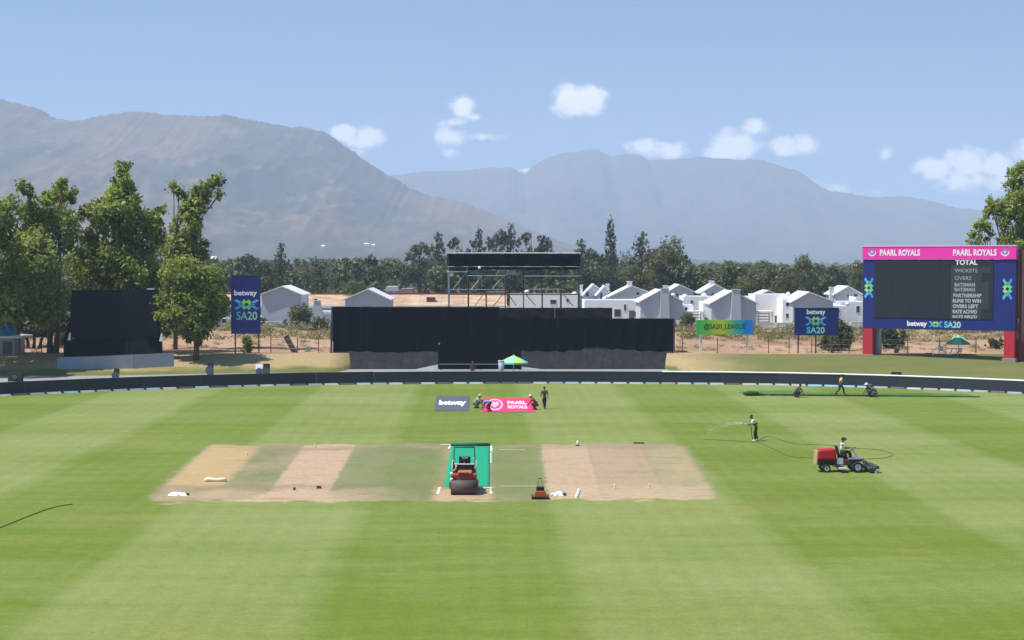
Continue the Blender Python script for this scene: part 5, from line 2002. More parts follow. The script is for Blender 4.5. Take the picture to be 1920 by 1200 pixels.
def red_kiosk():
    Y = 181
    cx = ploc(1925, Y)
    zb = H(cx, Y)
    th = thing('red_container', 'low red box structure beside the right leg of the scoreboard', 'container', (cx, Y, zb))
    x = lambda px: ploc(px, Y) - cx
    z = lambda py: P(0, py, Y).z - zb
    MB().box(x(1905), x(1960), 0, 2.2, -.3, z(640)).build('body', M_red, th)
    MB().box(x(1903), x(1962), -.08, 2.3, z(639.6), z(637)).build('lid', mat('pink_lid', (.62, .18, .22)), th)
    MB().box(x(1905.8), x(1911.5), -.03, -.004, z(664), z(652)).build('notice', mat('pink_notice', (.75, .30, .35)), th)
    MB().box(x(1914), x(1919), -.03, -.004, z(664), z(650)).build('notice', M_dred, th)
red_kiosk()

# ------------------------------------------------------------------ people
def skin_mesh(verts, edges, radii, root=0, sub=1):
    me = bpy.data.meshes.new('skin_tmp')
    me.from_pydata(verts, edges, [])
    ob = bpy.data.objects.new('skin_tmp', me)
    COL.objects.link(ob)
    md = ob.modifiers.new('skin', 'SKIN')
    md.use_smooth_shade = True
    sv = me.skin_vertices[0].data
    for i, r in enumerate(radii):
        sv[i].radius = (r, r) if not isinstance(r, tuple) else r
        sv[i].use_root = (i == root)
    if sub:
        s_ = ob.modifiers.new('sub', 'SUBSURF')
        s_.levels = s_.render_levels = sub
    dg = bpy.context.evaluated_depsgraph_get()
    e = ob.evaluated_get(dg)
    m2 = e.to_mesh()
    V = [tuple(v.co) for v in m2.vertices]
    Fs = [tuple(p.vertices) for p in m2.polygons]
    e.to_mesh_clear()
    bpy.data.objects.remove(ob)
    bpy.data.meshes.remove(me)
    return V, Fs


# joints, figure faces +x; y is to its left. All heights for a 1.76 m adult.
POSES = {
    'stand': dict(pel=(0, 0, .95), che=(.01, 0, 1.30), nec=(.02, 0, 1.50), hea=(.05, 0, 1.64),
                  sh=((.0, .19, 1.43), (.0, -.19, 1.43)), el=((.0, .25, 1.14), (-.02, -.25, 1.14)), ha=((.08, .24, .90), (.06, -.24, .90)),
                  hi=((0, .10, .92), (0, -.10, .92)), kn=((.03, .11, .50), (.01, -.11, .50)), an=((-.01, .11, .09), (-.03, -.11, .09))),
    'walk': dict(pel=(0, 0, .93), che=(.04, 0, 1.28), nec=(.06, 0, 1.48), hea=(.11, 0, 1.62),
                 sh=((.05, .18, 1.41), (.03, -.18, 1.41)), el=((.16, .24, 1.14), (-.14, -.24, 1.15)), ha=((.34, .20, 1.00), (-.16, -.24, .90)),
                 hi=((0, .10, .90), (0, -.10, .90)), kn=((-.05, .10, .50), (.22, -.10, .53)), an=((-.42, .10, .17), (.30, -.10, .09))),
    'hose': dict(pel=(-.10, 0, .94), che=(.04, 0, 1.28), nec=(.14, 0, 1.46), hea=(.24, 0, 1.56),
                 sh=((.12, .18, 1.38), (.10, -.18, 1.38)), el=((.22, .22, 1.12), (.16, -.24, 1.12)), ha=((.46, .06, 1.10), (.34, -.06, 1.04)),
                 hi=((-.10, .10, .91), (-.10, -.10, .91)), kn=((.02, .12, .50), (-.08, -.12, .50)), an=((-.02, .12, .09), (-.20, -.12, .09))),
    'crouch': dict(pel=(-.18, 0, .34), che=(.06, 0, .66), nec=(.20, 0, .82), hea=(.32, 0, .92),
                   sh=((.16, .18, .77), (.16, -.18, .77)), el=((.34, .22, .52), (.36, -.20, .52)), ha=((.52, .14, .30), (.54, -.12, .28)),
                   hi=((-.18, .10, .32), (-.18, -.10, .32)), kn=((.24, .20, .46), (.22, -.20, .44)), an=((-.02, .18, .09), (-.04, -.18, .09))),
    'bend': dict(pel=(-.20, 0, .72), che=(.12, 0, .82), nec=(.34, 0, .80), hea=(.48, 0, .76),
                 sh=((.28, .18, .79), (.28, -.18, .79)), el=((.36, .22, .50), (.38, -.20, .50)), ha=((.44, .16, .22), (.46, -.14, .22)),
                 hi=((-.20, .10, .70), (-.20, -.10, .70)), kn=((.06, .14, .42), (.0, -.14, .40)), an=((-.14, .14, .09), (-.20, -.14, .09))),
    'sit': dict(pel=(0, 0, .08), che=(.0, 0, .42), nec=(.03, 0, .62), hea=(.08, 0, .77),
                sh=((.0, .18, .55), (.0, -.18, .55)), el=((.14, .22, .30), (.14, -.22, .30)), ha=((.42, .14, .32), (.42, -.14, .32)),
                hi=((0, .10, .06), (0, -.10, .06)), kn=((.44, .13, .10), (.44, -.13, .10)), an=((.52, .12, -.30), (.52, -.12, -.30))),
}


def hand_chain(wr, ha, side):
    """palm and five finger chains beyond the wrist; returns verts, edges, radii (islands rooted in the palm)"""
    a = Vector(wr); h = Vector(ha)
    d = (h - a).normalized()
    s_ = d.cross(Vector((0, 0, 1)))
    if s_.length < .1: s_ = Vector((0, 1, 0))
    s_.normalize()
    c_ = s_.cross(d) * -1
    if c_.z > 0: c_ = -c_
    parts = []
    for i, (o, ln) in enumerate(((-.030, .062), (-.010, .075), (.011, .070), (.030, .056))):
        b = h + s_ * o
        k = b + d * ln * .55 + c_ * .008
        e = b + d * ln * .85 + c_ * (.030)
        parts.append(([tuple(b - d * .03), tuple(k), tuple(e)], [.010, .009, .008]))
    b = h - d * .035 - s_ * .030 * side
    parts.append(([tuple(b), tuple(b - s_ * .030 * side + d * .03 + c_ * .01), tuple(b - s_ * .028 * side + d * .055 + c_ * .025)], [.011, .010, .009]))
    return parts


def person(label, pose, loc, rz, shirt, trousers, hat=None, skin=None, shoes=None, hatkind='cap', scale=1.0, bib=None):
    p = POSES[pose]
    skin = skin or M_skin
    th = thing('person', label, 'person', loc, rz)
    th.scale = (scale,) * 3
    def lerp(a, b, q): return tuple(a[k] * (1 - q) + b[k] * q for k in range(3))
    V = [p['pel'], lerp(p['pel'], p['che'], .5), p['che'], p['nec'], lerp(p['nec'], p['hea'], .7)]
    Rd = [.115, .105, .125, .055, .055]
    E = [(0, 1), (1, 2), (2, 3), (3, 4)]
    islands = []
    for s_ in (0, 1):
        wr = lerp(p['el'][s_], p['ha'][s_], .80)
        b = len(V)
        V += [p['sh'][s_], p['el'][s_], wr, lerp(p['el'][s_], p['ha'][s_], 1.08)]
        Rd += [.062, .045, .031, (.040, .018)]
        E += [(2, b), (b, b + 1), (b + 1, b + 2), (b + 2, b + 3)]
        islands += hand_chain(wr, V[-1], 1 if s_ == 0 else -1)
        b = len(V)
        an = p['an'][s_]
        V += [p['hi'][s_], p['kn'][s_], an, (an[0] + .14, an[1], an[2] - .055)]
        Rd += [.088, .058, .040, .034]
        E += [(0, b), (b, b + 1), (b + 1, b + 2), (b + 2, b + 3)]
    v, f = skin_mesh(V, E, Rd)
    mb = MB().add(v, f)
    for pts, rr_ in islands:
        mb.tube(pts, rr_, 6)
    hx, hy, hz = p['hea']
    mb.ball((hx, hy, hz + .03), .098, .078, .122, 14, 10)
    mb.ball((hx + .045, hy, hz - .035), .052, .052, .055, 10, 7)
    mb.tube([(hx + .085, hy, hz + .045), (hx + .118, hy, hz + .0), (hx + .09, hy, hz - .012)], [.010, .017, .012], 6)
    for s_ in (-1, 1):
        mb.ball((hx - .005, hy + s_ * .08, hz + .02), .018, .010, .030, 8, 6)
    mb.tube([(hx + .088, hy - .022, hz - .045), (hx + .096, hy, hz - .044), (hx + .088, hy + .022, hz - .045)], .007, 5)
    body = mb.build('body', skin, th, True)
    for s_ in (-1, 1):
        MB().ball((hx + .086, hy + s_ * .032, hz + .035), .011, .012, .008, 8, 6).build('eye', M_whitec, th, True)
    # hair
    hb = MB().ball((hx - .018, hy, hz + .055), .100, .086, .108, 12, 8)
    hb.build('hair', M_rubber, th, True)
    if hat:
        if hatkind == 'cap':
            m_ = MB().ball((hx - .008, hy, hz + .085), .112, .096, .080, 12, 8)
            m_.tube([(hx + .05, hy, hz + .075), (hx + .19, hy, hz + .055)], [.075, .055], 8)
        else:
            m_ = MB().ball((hx - .005, hy, hz + .09), .115, .10, .10, 12, 8)
            m_.disc((hx, hy, hz + .06), .20, .015, 'z', 18)
        m_.build('cap' if hatkind == 'cap' else 'hat', hat, th, True)
    # shirt
    g = 1.20
    V = [lerp(p['pel'], p['che'], .12), lerp(p['pel'], p['che'], .5), p['che'], lerp(p['che'], p['nec'], .70)]
    Rd = [.140, .135, .155, .082]
    E = [(0, 1), (1, 2), (2, 3)]
    for s_ in (0, 1):
        b = len(V)
        V += [p['sh'][s_], lerp(p['sh'][s_], p['el'][s_], .5), lerp(p['sh'][s_], p['el'][s_], .85)]
        Rd += [.084, .074, .068]
        E += [(2, b), (b, b + 1), (b + 1, b + 2)]
    v, f = skin_mesh(V, E, Rd, 0)
    MB().add(v, f).build('shirt', shirt, th, True)
    if bib:
        a, b = lerp(p['pel'], p['che'], .42), lerp(p['pel'], p['che'], .62)
        MB().tube([a, b], .185, 14).build('dark_band', bib, th, True)
    V = [lerp(p['pel'], p['che'], .16), p['pel']]
    Rd = [.135, .140]
    E = [(0, 1)]
    for s_ in (0, 1):
        b = len(V)
        V += [p['hi'][s_], p['kn'][s_], lerp(p['kn'][s_], p['an'][s_], .93)]
        Rd += [.108, .080, .066]
        E += [(1, b), (b, b + 1), (b + 1, b + 2)]
    v, f = skin_mesh(V, E, Rd, 1)
    MB().add(v, f).build('trousers', trousers, th, True)
    for s_ in (0, 1):
        an = p['an'][s_]
        MB().tube([(an[0] - .07, an[1], an[2] - .035), (an[0] + .03, an[1], an[2] - .035), (an[0] + .20, an[1], an[2] - .05)], [.050, .055, .038], 8).build('shoe', shoes or M_blackc, th, True)
    return th


def at_px(px, py):
    return G(px, py)


person('man in a cream top and black trousers spraying water from a hose', 'hose', at_px(1415, 827), R(178), M_cream, M_blackc, None, shoes=M_cream, scale=1.02, bib=M_greenc)
person('person in dark clothes walking alone right of the pink ground banner', 'walk', at_px(1021, 767), R(100), M_greenc, M_blackc, None, scale=1.03)
person('worker in a yellow cap and pale clothes crouching between the grey and pink ground banners', 'crouch', at_px(893, 765), R(-20), mat('pale_grey_shirt', (.50, .52, .44)), M_greyc, M_yellow, scale=1.05, hatkind='hat')
person('worker in a light blue shirt bending over the left end of the pink ground banner', 'bend', at_px(915, 772), R(160), M_bluec, M_blackc, None, scale=1.0)
person('worker in a red top crouching at the right end of the pink ground banner', 'crouch', at_px(1003, 768), R(170), M_redc, mat('dark_maroon_cloth', (.12, .02, .02)), mat('pale_yellow_cloth', (.62, .60, .30)), scale=1.12, hatkind='hat')
person('worker in dark clothes crouching on the long dark green net line, leftmost of the three', 'crouch', at_px(1494, 745), R(20), M_greenc, M_blackc, None, scale=1.1)
person('worker in a yellow shirt and black trousers walking along the dark green net line', 'walk', at_px(1576, 741), R(10), M_yellow, M_blackc, M_blackc, scale=1.05)
person('worker in a white hat crouching on the net line in front of the right fence', 'crouch', at_px(1632, 744), R(185), M_blackc, M_blackc, M_whitec, scale=1.12, hatkind='hat')
person('worker in dark grey crouching right behind the one in the white hat', 'crouch', at_px(1640, 744.5), R(160), M_greyc, M_greyc, M_greyc, scale=1.05)
person('person in dark brown standing on the walkway behind the fence, left of the parasol', 'stand', (ploc(886, 172), 172, 0), R(-80), M_brownp, M_blackc, None, scale=1.0)

# ------------------------------------------------------------------ ground banners
def ground_banner(label, quad, m_face, name='ground_banner'):
    c4 = [G(*q) for q in quad]          # TL, TR, BR, BL on the grass
    cen = sum(c4, Vector()) / 4
    th = thing(name, label, 'banner', (cen.x, cen.y, 0))
    l4 = [c - Vector((cen.x, cen.y, 0)) for c in c4]
    up = Vector((0, 0, .03))
    lo = Vector((0, 0, .005))
    v = [c + lo for c in l4] + [c + up for c in l4]
    MB().add(v, [(0, 1, 2, 3), (7, 6, 5, 4), (1, 0, 4, 5), (2, 1, 5, 6), (3, 2, 6, 7), (0, 3, 7, 4)]).build('sheet', m_face, th)
    tl, tr, br, bl = l4
    def fn_(off):
        def f(u, vv):       # u right, vv down 0..1
            a = tl.lerp(tr, u)
            b = bl.lerp(br, u)
            p = a.lerp(b, vv)
            return (p.x, p.y, .03 + off)
        return f
    return th, fn_


th, fg = ground_banner('dark grey ground banner reading betway lying on the grass', [(819, 743), (881, 743), (879, 771), (814, 771)], mat('charcoal_vinyl', (.085, .095, .12), .7))
put_text('betway', fg(.006), .10, .90, .30, .72, M_text, th, bold=.045)
th, fg = ground_banner('pink ground banner with a round emblem and white lettering lying on the grass', [(905, 747), (996, 747), (1003, 773), (903, 773)], mat('pink_vinyl', (.60, .035, .125), .7))
put_text('PAARL', fg(.006), .50, .88, .22, .48, mat('pale_pink_print', (.80, .55, .62)), th, bold=.05)
put_text('ROYALS', fg(.006), .50, .88, .54, .78, mat('pale_pink_print', (.80, .55, .62)), th, bold=.05)
polys = []
for i in range(20):
    a0, a1 = 2 * math.pi * i / 20, 2 * math.pi * (i + 1) / 20
    q = lambda a, r: (.25 + r * math.cos(a), .48 + r * 2.6 * math.sin(a))
    polys.append(([q(a0, .16), q(a1, .16), q(a1, .125), q(a0, .125)], (.80, .42, .60)))
put_polys(polys, fg(.006), None, th, 'round_emblem')
put_polys([([(.17, .30), (.33, .30), (.33, .52), (.25, .72), (.17, .52)], (.72, .38, .62))], fg(.009), None, th, 'emblem_shield')

# ------------------------------------------------------------------ pitch cover and creases
M_mat = mat('emerald_pitch_cover', (.004, .28, .14), .8, .06, 1.2)
M_matd = mat('dark_green_seam', (.006, .14, .085), .8)
M_crease = mat('white_crease_paint', (.72, .72, .62), .8, .1)
quad = [(846, 837), (918.5, 837), (918, 912.5), (833, 912.5)]
c4 = [G(*q) for q in quad]
cen = sum(c4, Vector()) / 4
th = thing('pitch_cover', 'bright emerald green cover spread over the middle pitch', 'cover', (cen.x, cen.y, 0))
l4 = [c - Vector((cen.x, cen.y, 0)) for c in c4]
mb = MB()
n = 14
for j in range(n + 1):
    for i in range(n + 1):
        p = l4[0].lerp(l4[1], i / n).lerp(l4[3].lerp(l4[2], i / n), j / n)
        mb.v.append((p.x, p.y, .022 + .006 * math.sin(i * 1.3 + j * .8)))
for j in range(n):
    for i in range(n):
        a = j * (n + 1) + i
        mb.f.append((a, a + n + 1, a + n + 2, a + 1))
ring = [i for i in range(n + 1)] + [(j * (n + 1) + n) for j in range(1, n + 1)] + [n * (n + 1) + i for i in range(n - 1, -1, -1)] + [j * (n + 1) for j in range(n - 1, 0, -1)]
b0 = len(mb.v)
for q in ring: mb.v.append((mb.v[q][0], mb.v[q][1], .006))
for k in range(len(ring)):
    k2 = (k + 1) % len(ring)
    mb.f.append((ring[k], ring[k2], b0 + k2, b0 + k))
mb.build('sheet', M_mat, th, True)
off = Vector((cen.x, cen.y, 0))
p0, p1 = G(845, 836) - off, G(919, 836) - off
MB().tube([p0 + Vector((0, 0, .09)), p1 + Vector((0, 0, .09))], .11, 8).build('rolled_edge', M_matd, th, True)

mb = MB()
def strip(a, b, w_):
    p, q = G(*a, .009), G(*b, .009)
    d = (q - p).normalized()
    nn = Vector((d.y, -d.x, 0)) * w_ / 2
    # cut into short lengths so that the worn paint can be uneven
    mb.add([p + nn, q + nn, q - nn, p - nn], [(0, 1, 2, 3)] if nn.cross(d).z > 0 else [(3, 2, 1, 0)])
strip((826, 833.5), (919, 833.5), .22)
strip((841, 841), (844, 836), .12); strip((921, 836), (921, 846), .12)
strip((820.5, 926), (824.5, 913), .11); strip((920.5, 914), (920.5, 925), .13)
strip((893, 914), (919, 914), .16)
strip((936, 911), (1008, 911), .08); strip((936, 843), (985, 843), .08)
strip((920.5, 868), (920.5, 848), .05)
o = mb.build('crease_markings', M_crease)
tag(o, 'white painted creases round the middle pitch', kind='structure')

# ------------------------------------------------------------------ roller
def tyre(parent, c, r, w_, hub=.55, m_rim=None, name='wheel'):
    o = MB().disc(c, r * .98, w_ * .6, 'y', 22).build(name, M_rubber, parent)
    rg_ = MB()
    n, m_ = 22, 8
    vs, fs = [], []
    for i in range(n):
        a = 2 * math.pi * i / n
        for k in range(m_):
            b = 2 * math.pi * k / m_
            rr_ = r * .80 + r * .20 * math.cos(b)
            vs.append((c[0] + rr_ * math.cos(a), c[1] + w_ / 2 * math.sin(b), c[2] + rr_ * math.sin(a)))
    for i in range(n):
        for k in range(m_):
            fs.append((i * m_ + k, ((i + 1) % n) * m_ + k, ((i + 1) % n) * m_ + (k + 1) % m_, i * m_ + (k + 1) % m_))
    rg_.add(vs, fs).build('tyre', M_rubber, o, True)
    MB().disc((c[0], c[1], c[2]), r * hub, w_ * .82, 'y', 18).build('rim', m_rim or M_rail, o)
    MB().disc((c[0], c[1], c[2]), r * .14, w_ * .95, 'y', 10).build('hub', M_dsteel, o)
    return o


def roller():
    p = G(869, 929)
    th = thing('pitch_roller', 'ride-on pitch roller with a dark steel front drum and orange bonnet on the green cover', 'roller', (p.x, p.y + .38, 0), 0)
    M_drum = mat('worn_drum_steel', (.10, .075, .068), .7, .25, 2, metal=.1)
    M_or = mat('faded_orange_paint', (.50, .13, .035), .5, .15)
    M_rr = mat('faded_red_paint', (.32, .05, .035), .5, .15)
    dr = MB().disc((0, 0, .37), .37, 1.30, 'x', 40).build('front_drum', M_drum, th, True)
    dr.data.polygons.foreach_set('use_smooth', [len(q.vertices) == 4 for q in dr.data.polygons])
    for s_ in (-1, 1):
        MB().box(s_ * .70 - .04, s_ * .70 + .04, -.08, 1.2, .30, .62).build('drum_yoke', M_rr, th)
        MB().box(s_ * .30 - .30, s_ * .30 + .30, -.10, -.02, .80, .86).v
    MB().box(-.66, .66, .05, .75, .70, 1.02).build('front_frame', M_rr, th, bevel=.04)
    MB().box(-.30, .42, -.02, .85, 1.021, 1.16).build('bonnet', M_or, th, bevel=.05)
    for z_ in (1.08, .78):
        MB().ball((-.62, -.03, z_), .085, .06, .07).build('lamp', M_white, th, True)
    MB().box(-.55, .55, .85, 1.9, .55, 1.10).build('engine_cover', M_blackc, th, bevel=.05)
    MB().box(-.52, .52, .90, .98, 1.101, 1.42).build('dash', M_rubber, th, bevel=.02)
    MB().box(-.32, .32, 1.45, 1.95, 1.12, 1.25).build('seat', M_rubber, th, bevel=.05)
    MB().box(-.30, .30, 1.95, 2.07, 1.20, 1.72).build('backrest', M_rubber, th, bevel=.05)
    MB().box(-.16, .16, 1.90, 1.949, 1.60, 1.70).build('headrest_label', M_rail, th)
    MB().tube([(0, 1.0, 1.42), (0, 1.15, 1.55)], .03, 8).build('steering_column', M_dsteel, th)
    sw = MB()
    vs, fs = [], []
    n, m_ = 18, 6
    for i in range(n):
        a = 2 * math.pi * i / n
        for k in range(m_):
            b = 2 * math.pi * k / m_
            q = Vector((( .22 + .02 * math.cos(b)) * math.cos(a), (.22 + .02 * math.cos(b)) * math.sin(a), .02 * math.sin(b)))
            q = Matrix.Rotation(R(50), 3, 'X') @ q + Vector((0, 1.16, 1.56))
            vs.append(q)
    for i in range(n):
        for k in range(m_):
            fs.append((i * m_ + k, ((i + 1) % n) * m_ + k, ((i + 1) % n) * m_ + (k + 1) % m_, i * m_ + (k + 1) % m_))
    sw.add(vs, fs).build('steering_wheel', M_rubber, th, True)
    # beige grab rails round the seat
    M_beige = mat('beige_rail_paint', (.45, .38, .26), .5)
    for s_ in (-1, 1):
        MB().tube([(s_ * .60, .95, 1.05), (s_ * .62, 1.2, 1.45), (s_ * .60, 1.9, 1.55), (s_ * .46, 2.15, 1.62)], .035, 8).build('grab_rail', M_beige, th, True)
    MB().tube([(-.5, .92, 1.44), (.5, .92, 1.44)], .035, 8).build('front_rail', M_rail, th)
    MB().tube([(-.60, .95, 1.05), (-.42, .9, 1.20), (-.40, .9, 1.40)], .05, 8).build('hose_loop', M_yellow if False else M_beige, th, True)
    M_rops = mat('dark_green_frame_paint', (.015, .05, .035), .5)
    rp = MB().tube([(-.62, 1.85, .50), (-.60, 1.88, 1.0), (-.535, 1.9, 2.22)], .035, 8).tube([(.58, 1.85, .50), (.57, 1.88, 1.0), (.50, 1.9, 2.22)], .035, 8)
    rp.tube([(-.535, 1.9, 2.22), (.50, 1.9, 2.22)], .035, 8)
    rp.build('roll_bar', M_rops, th, True)
    for k in range(9):
        MB().box(-.26 + k * .06, -.235 + k * .06, -.028, -.021, 1.04, 1.14).build('grille_bar', M_rubber, th)
    rd = MB().disc((0, 2.35, .34), .34, 1.25, 'x', 36).build('rear_drum', M_drum, th, True)
    rd.data.polygons.foreach_set('use_smooth', [len(q.vertices) == 4 for q in rd.data.polygons])
    MB().box(-.62, .62, 1.2, 2.9, .45, .548).build('chassis', M_blackc, th)
roller()


def push_mower():
    p = G(1013, 937)
    th = thing('push_mower', 'small orange and black push mower standing by the right edge of the green pitch strip', 'mower', (p.x, p.y + .25, 0), 0)
    M_or = mat('orange_red_paint', (.48, .10, .035), .45)
    MB().prism([(-.36, .10), (.36, .10), (.24, .42), (-.24, .42)], -.20, .30).build('deck', M_or, th, bevel=.03)
    MB().box(-.20, .20, -.1, .22, .421, .62).build('engine', M_rubber, th, bevel=.04)
    MB().box(-.40, .40, -.26, -.205, .04, .14).build('front_roller_bar', M_rubber, th)
    for sx in (-1, 1):
        for y in (-.14, .26):
            MB().disc((sx * .40, y, .11), .11, .06, 'x', 14).build('wheel', M_rubber, th)
        MB().tube([(sx * .18, .3, .35), (sx * .06, .75, .95)], .018, 6).build('handle_bar', M_dsteel, th)
    MB().tube([(-.09, .75, .95), (.09, .75, .95)], .022, 6).build('grip', M_rubber, th)
push_mower()


def ride_mower():
    p = G(1583, 886)
    th = thing('ride_on_mower', 'red ride-on reel mower driven by a man in a white shirt', 'mower', (p.x, p.y + .55, 0), R(2))
    M_cr = mat('bright_red_bonnet', (.40, .012, .022), .55, .15, 3, spec=.2)
    M_mar = mat('dark_maroon_paint', (.16, .025, .03), .5)
    # facing +x; centre at 0. length about 3 m
    MB().add([(-1.50, -.48, .72), (-.42, -.48, .72), (-.42, .48, .72), (-1.50, .48, .72), (-1.40, -.42, 1.24), (-.50, -.42, 1.32), (-.50, .42, 1.32), (-1.40, .42, 1.24)],
             [(0, 3, 2, 1), (4, 5, 6, 7), (0, 1, 5, 4), (1, 2, 6, 5), (2, 3, 7, 6), (3, 0, 4, 7)]).build('bonnet', M_cr, th, bevel=.07)
    MB().box(-1.46, -.52, -.44, -.40, 1.10, 1.14).v
    MB().add([(-1.60, -.44, .42), (-1.52, -.44, .42), (-1.44, -.44, 1.22), (-1.52, -.44, 1.22), (-1.60, .44, .42), (-1.52, .44, .42), (-1.44, .44, 1.22), (-1.52, .44, 1.22)],
             [(0, 1, 2, 3), (7, 6, 5, 4), (0, 4, 5, 1), (1, 5, 6, 2), (2, 6, 7, 3), (3, 7, 4, 0)]).build('rear_grille', mat('tan_grille', (.42, .27, .16)), th, bevel=.02)
    MB().box(-1.45, .55, -.36, .36, .38, .70).build('chassis', M_mar, th, bevel=.03)
    for k in range(5):
        MB().box(-1.30 + k * .17, -1.20 + k * .17, -.40, -.362, .42, .66).build('vent_slat', M_rubber, th)
    MB().tube([(-.75, -.40, .45), (-.6, -.42, .34), (-.2, -.40, .36)], .03, 6).build('hydraulic_hose', M_rubber, th)
    MB().box(-.40, -.05, -.40, -.361, .45, .80).build('side_panel', M_rail, th)
    MB().box(.25, 1.10, -.50, .50, .701, .80).build('foot_deck', mat('scuffed_grey_steel', (.20, .20, .205), .6, .25, 4), th, bevel=.02)
    MB().add([(-.30, -.27, .95), (-.20, -.27, .90), (-.34, -.27, 1.48), (-.42, -.27, 1.46), (-.30, .27, .95), (-.20, .27, .90), (-.34, .27, 1.48), (-.42, .27, 1.46)],
             [(0, 1, 2, 3), (7, 6, 5, 4), (0, 4, 5, 1), (1, 5, 6, 2), (2, 6, 7, 3), (3, 7, 4, 0)]).build('backrest', M_rubber, th, bevel=.03)
    MB().box(-.30, .24, -.27, .27, .90, 1.0).build('seat', M_rubber, th, bevel=.04)
    MB().box(-.25, .2, -.22, .22, .701, .90).build('seat_box', M_blackc, th)
    MB().tube([(.85, 0, .80), (.60, 0, 1.22)], .05, 8).build('steering_column', M_rail, th)
    vs, fs = [], []
    n, m_ = 18, 6
    for i in range(n):
        a = 2 * math.pi * i / n
        for k in range(m_):
            b = 2 * math.pi * k / m_
            q = Vector(((.19 + .018 * math.cos(b)) * math.cos(a), (.19 + .018 * math.cos(b)) * math.sin(a), .018 * math.sin(b)))
            vs.append(Matrix.Rotation(R(-35), 3, 'Y') @ q + Vector((.58, 0, 1.26)))
    for i in range(n):
        for k in range(m_):
            fs.append((i * m_ + k, ((i + 1) % n) * m_ + k, ((i + 1) % n) * m_ + (k + 1) % m_, i * m_ + (k + 1) % m_))
    MB().add(vs, fs).build('steering_wheel', M_rubber, th, True)
    for y in (-.62, .62):
        tyre(th, (.72, y, .31), .31, .26, .58)
    for y in (-.52, .52):
        tyre(th, (-1.02, y, .23), .23, .18, .60)
    # lift arms and cutting units ahead
    for y in (-.72, 0, .72):
        MB().tube([(.75, y * .5, .62), (1.20, y * .8, .66), (1.45, y, .30)], .04, 6).build('lift_arm', M_dsteel, th)
        u = MB().box(1.26, 1.66, y - .33, y + .33, .22, .30).build('cutting_unit', M_dsteel, th)
        MB().disc((1.45, y, .15), .10, .62, 'y', 14).build('reel', M_dsteel, u)
        MB().disc((1.66, y, .08), .075, .64, 'y', 12).build('front_roller', M_rail, u)
        MB().box(1.62, 1.86, y - .30, y + .30, .24, .40, Matrix.Rotation(0, 4, 'X')).build('grass_box', mat('mower_grass_box', (.07, .075, .07)), u)
    for y in (-.60, .30):
        u = MB().box(-.32, .10, y - .25, y + .25, .20, .28).build('cutting_unit', M_rail, th)
        MB().disc((-.1, y, .13), .10, .46, 'y', 14).build('reel', M_dsteel, u)
    d = person('driver in a white shirt and dark cap sitting on the red ride-on mower', 'sit', (p.x - .04, p.y + .55, 1.02), R(2), M_whitec, M_blackc, M_greenc, scale=1.0)
ride_mower()


# ------------------------------------------------------------------ small things on the grass
def cone(label, px, py, h, m_):
    p = G(px, py)
    th = thing('marker_cone', label, 'cone', (p.x, p.y, 0))
    MB().tube([(0, 0, .03), (0, 0, h)], [.11, .05], 12).build('cone_body', m_, th, True)
    MB().disc((0, 0, .018), .15, .03, 'z', 12).build('cone_base', M_rubber, th)
cone('pale yellow bucket like marker at the far edge of the right worn strips', 1083, 836, .34, M_cream)

def crumpled(name, label, cat, px, py, L_, W_, hgt, m_, seed, rz=0.0):
    p = G(px, py)
    th = thing(name, label, cat, (p.x, p.y, 0), rz)
    rg = np.random.RandomState(seed)
    n1_, n2_ = 14, 8
    mb = MB()
    for j in range(n2_):
        for i in range(n1_):
            u, v = i / (n1_ - 1) * 2 - 1, j / (n2_ - 1) * 2 - 1
            e = 1 - max(abs(u), abs(v)) ** 3
            mb.v.append((u * L_ / 2 * (1 + .10 * math.sin(v * 4 + seed)), v * W_ / 2 * (1 + .25 * math.sin(u * 5 + seed)), .012 + hgt * e * (.45 + .55 * rg.rand())))
    for j in range(n2_ - 1):
        for i in range(n1_ - 1):
            a = j * n1_ + i
            mb.f.append((a, a + 1, a + n1_ + 1, a + n1_))
    mb.build('folded_cloth', m_, th, False)
    return th
c_ = crumpled('cloth_bundle', 'white cloth bundle lying on the front left corner of the brown square', 'cloth', 334, 929, .95, .45, .22, M_whitec, 3)
MB().ball((.48, 0, .07), .10, .08, .07).build('dark_strap', M_rubber, c_, True)
p = G(404, 903)
th = thing('rolled_sheet', 'long cream rolled sheet lying on the left worn strip', 'roll', (p.x, p.y, 0), R(-2))
MB().tube([(-.58, 0, .08), (-.40, 0, .13), (0, 0, .08), (.40, .02, .11), (.60, .02, .09)], [.09, .12, .09, .11, .08], 10).build('roll', M_cream, th, True)
MB().tube([(-.44, 0, .127), (-.40, 0, .127)], [.128, .128], 10).build('tie', M_whitec, th)
c_ = crumpled('tool_pile', 'small pile of white cloth and tools right of the push mower', 'tools', 1048, 929, .5, .45, .22, M_whitec, 5)
MB().tube([(-.42, .05, .05), (-.1, .0, .10)], .05, 8).build('white_tube', M_white, c_)
MB().ball((.26, -.12, .09), .13, .10, .09).build('dark_tool', M_greyc, c_, True)
p, q = G(1080, 935), G(1086, 919)
th = thing('white_batten', 'short white batten lying on the front of the right worn strips', 'batten', (p.x, p.y, 0), 0)
d = q - p
MB().tube([(0, 0, .05), (d.x, d.y, .05)], .07, 4).build('plank', M_white, th)
MB().box(-.08, .08, -.03, .03, .0, .02).build('end_cap', M_cream, th)
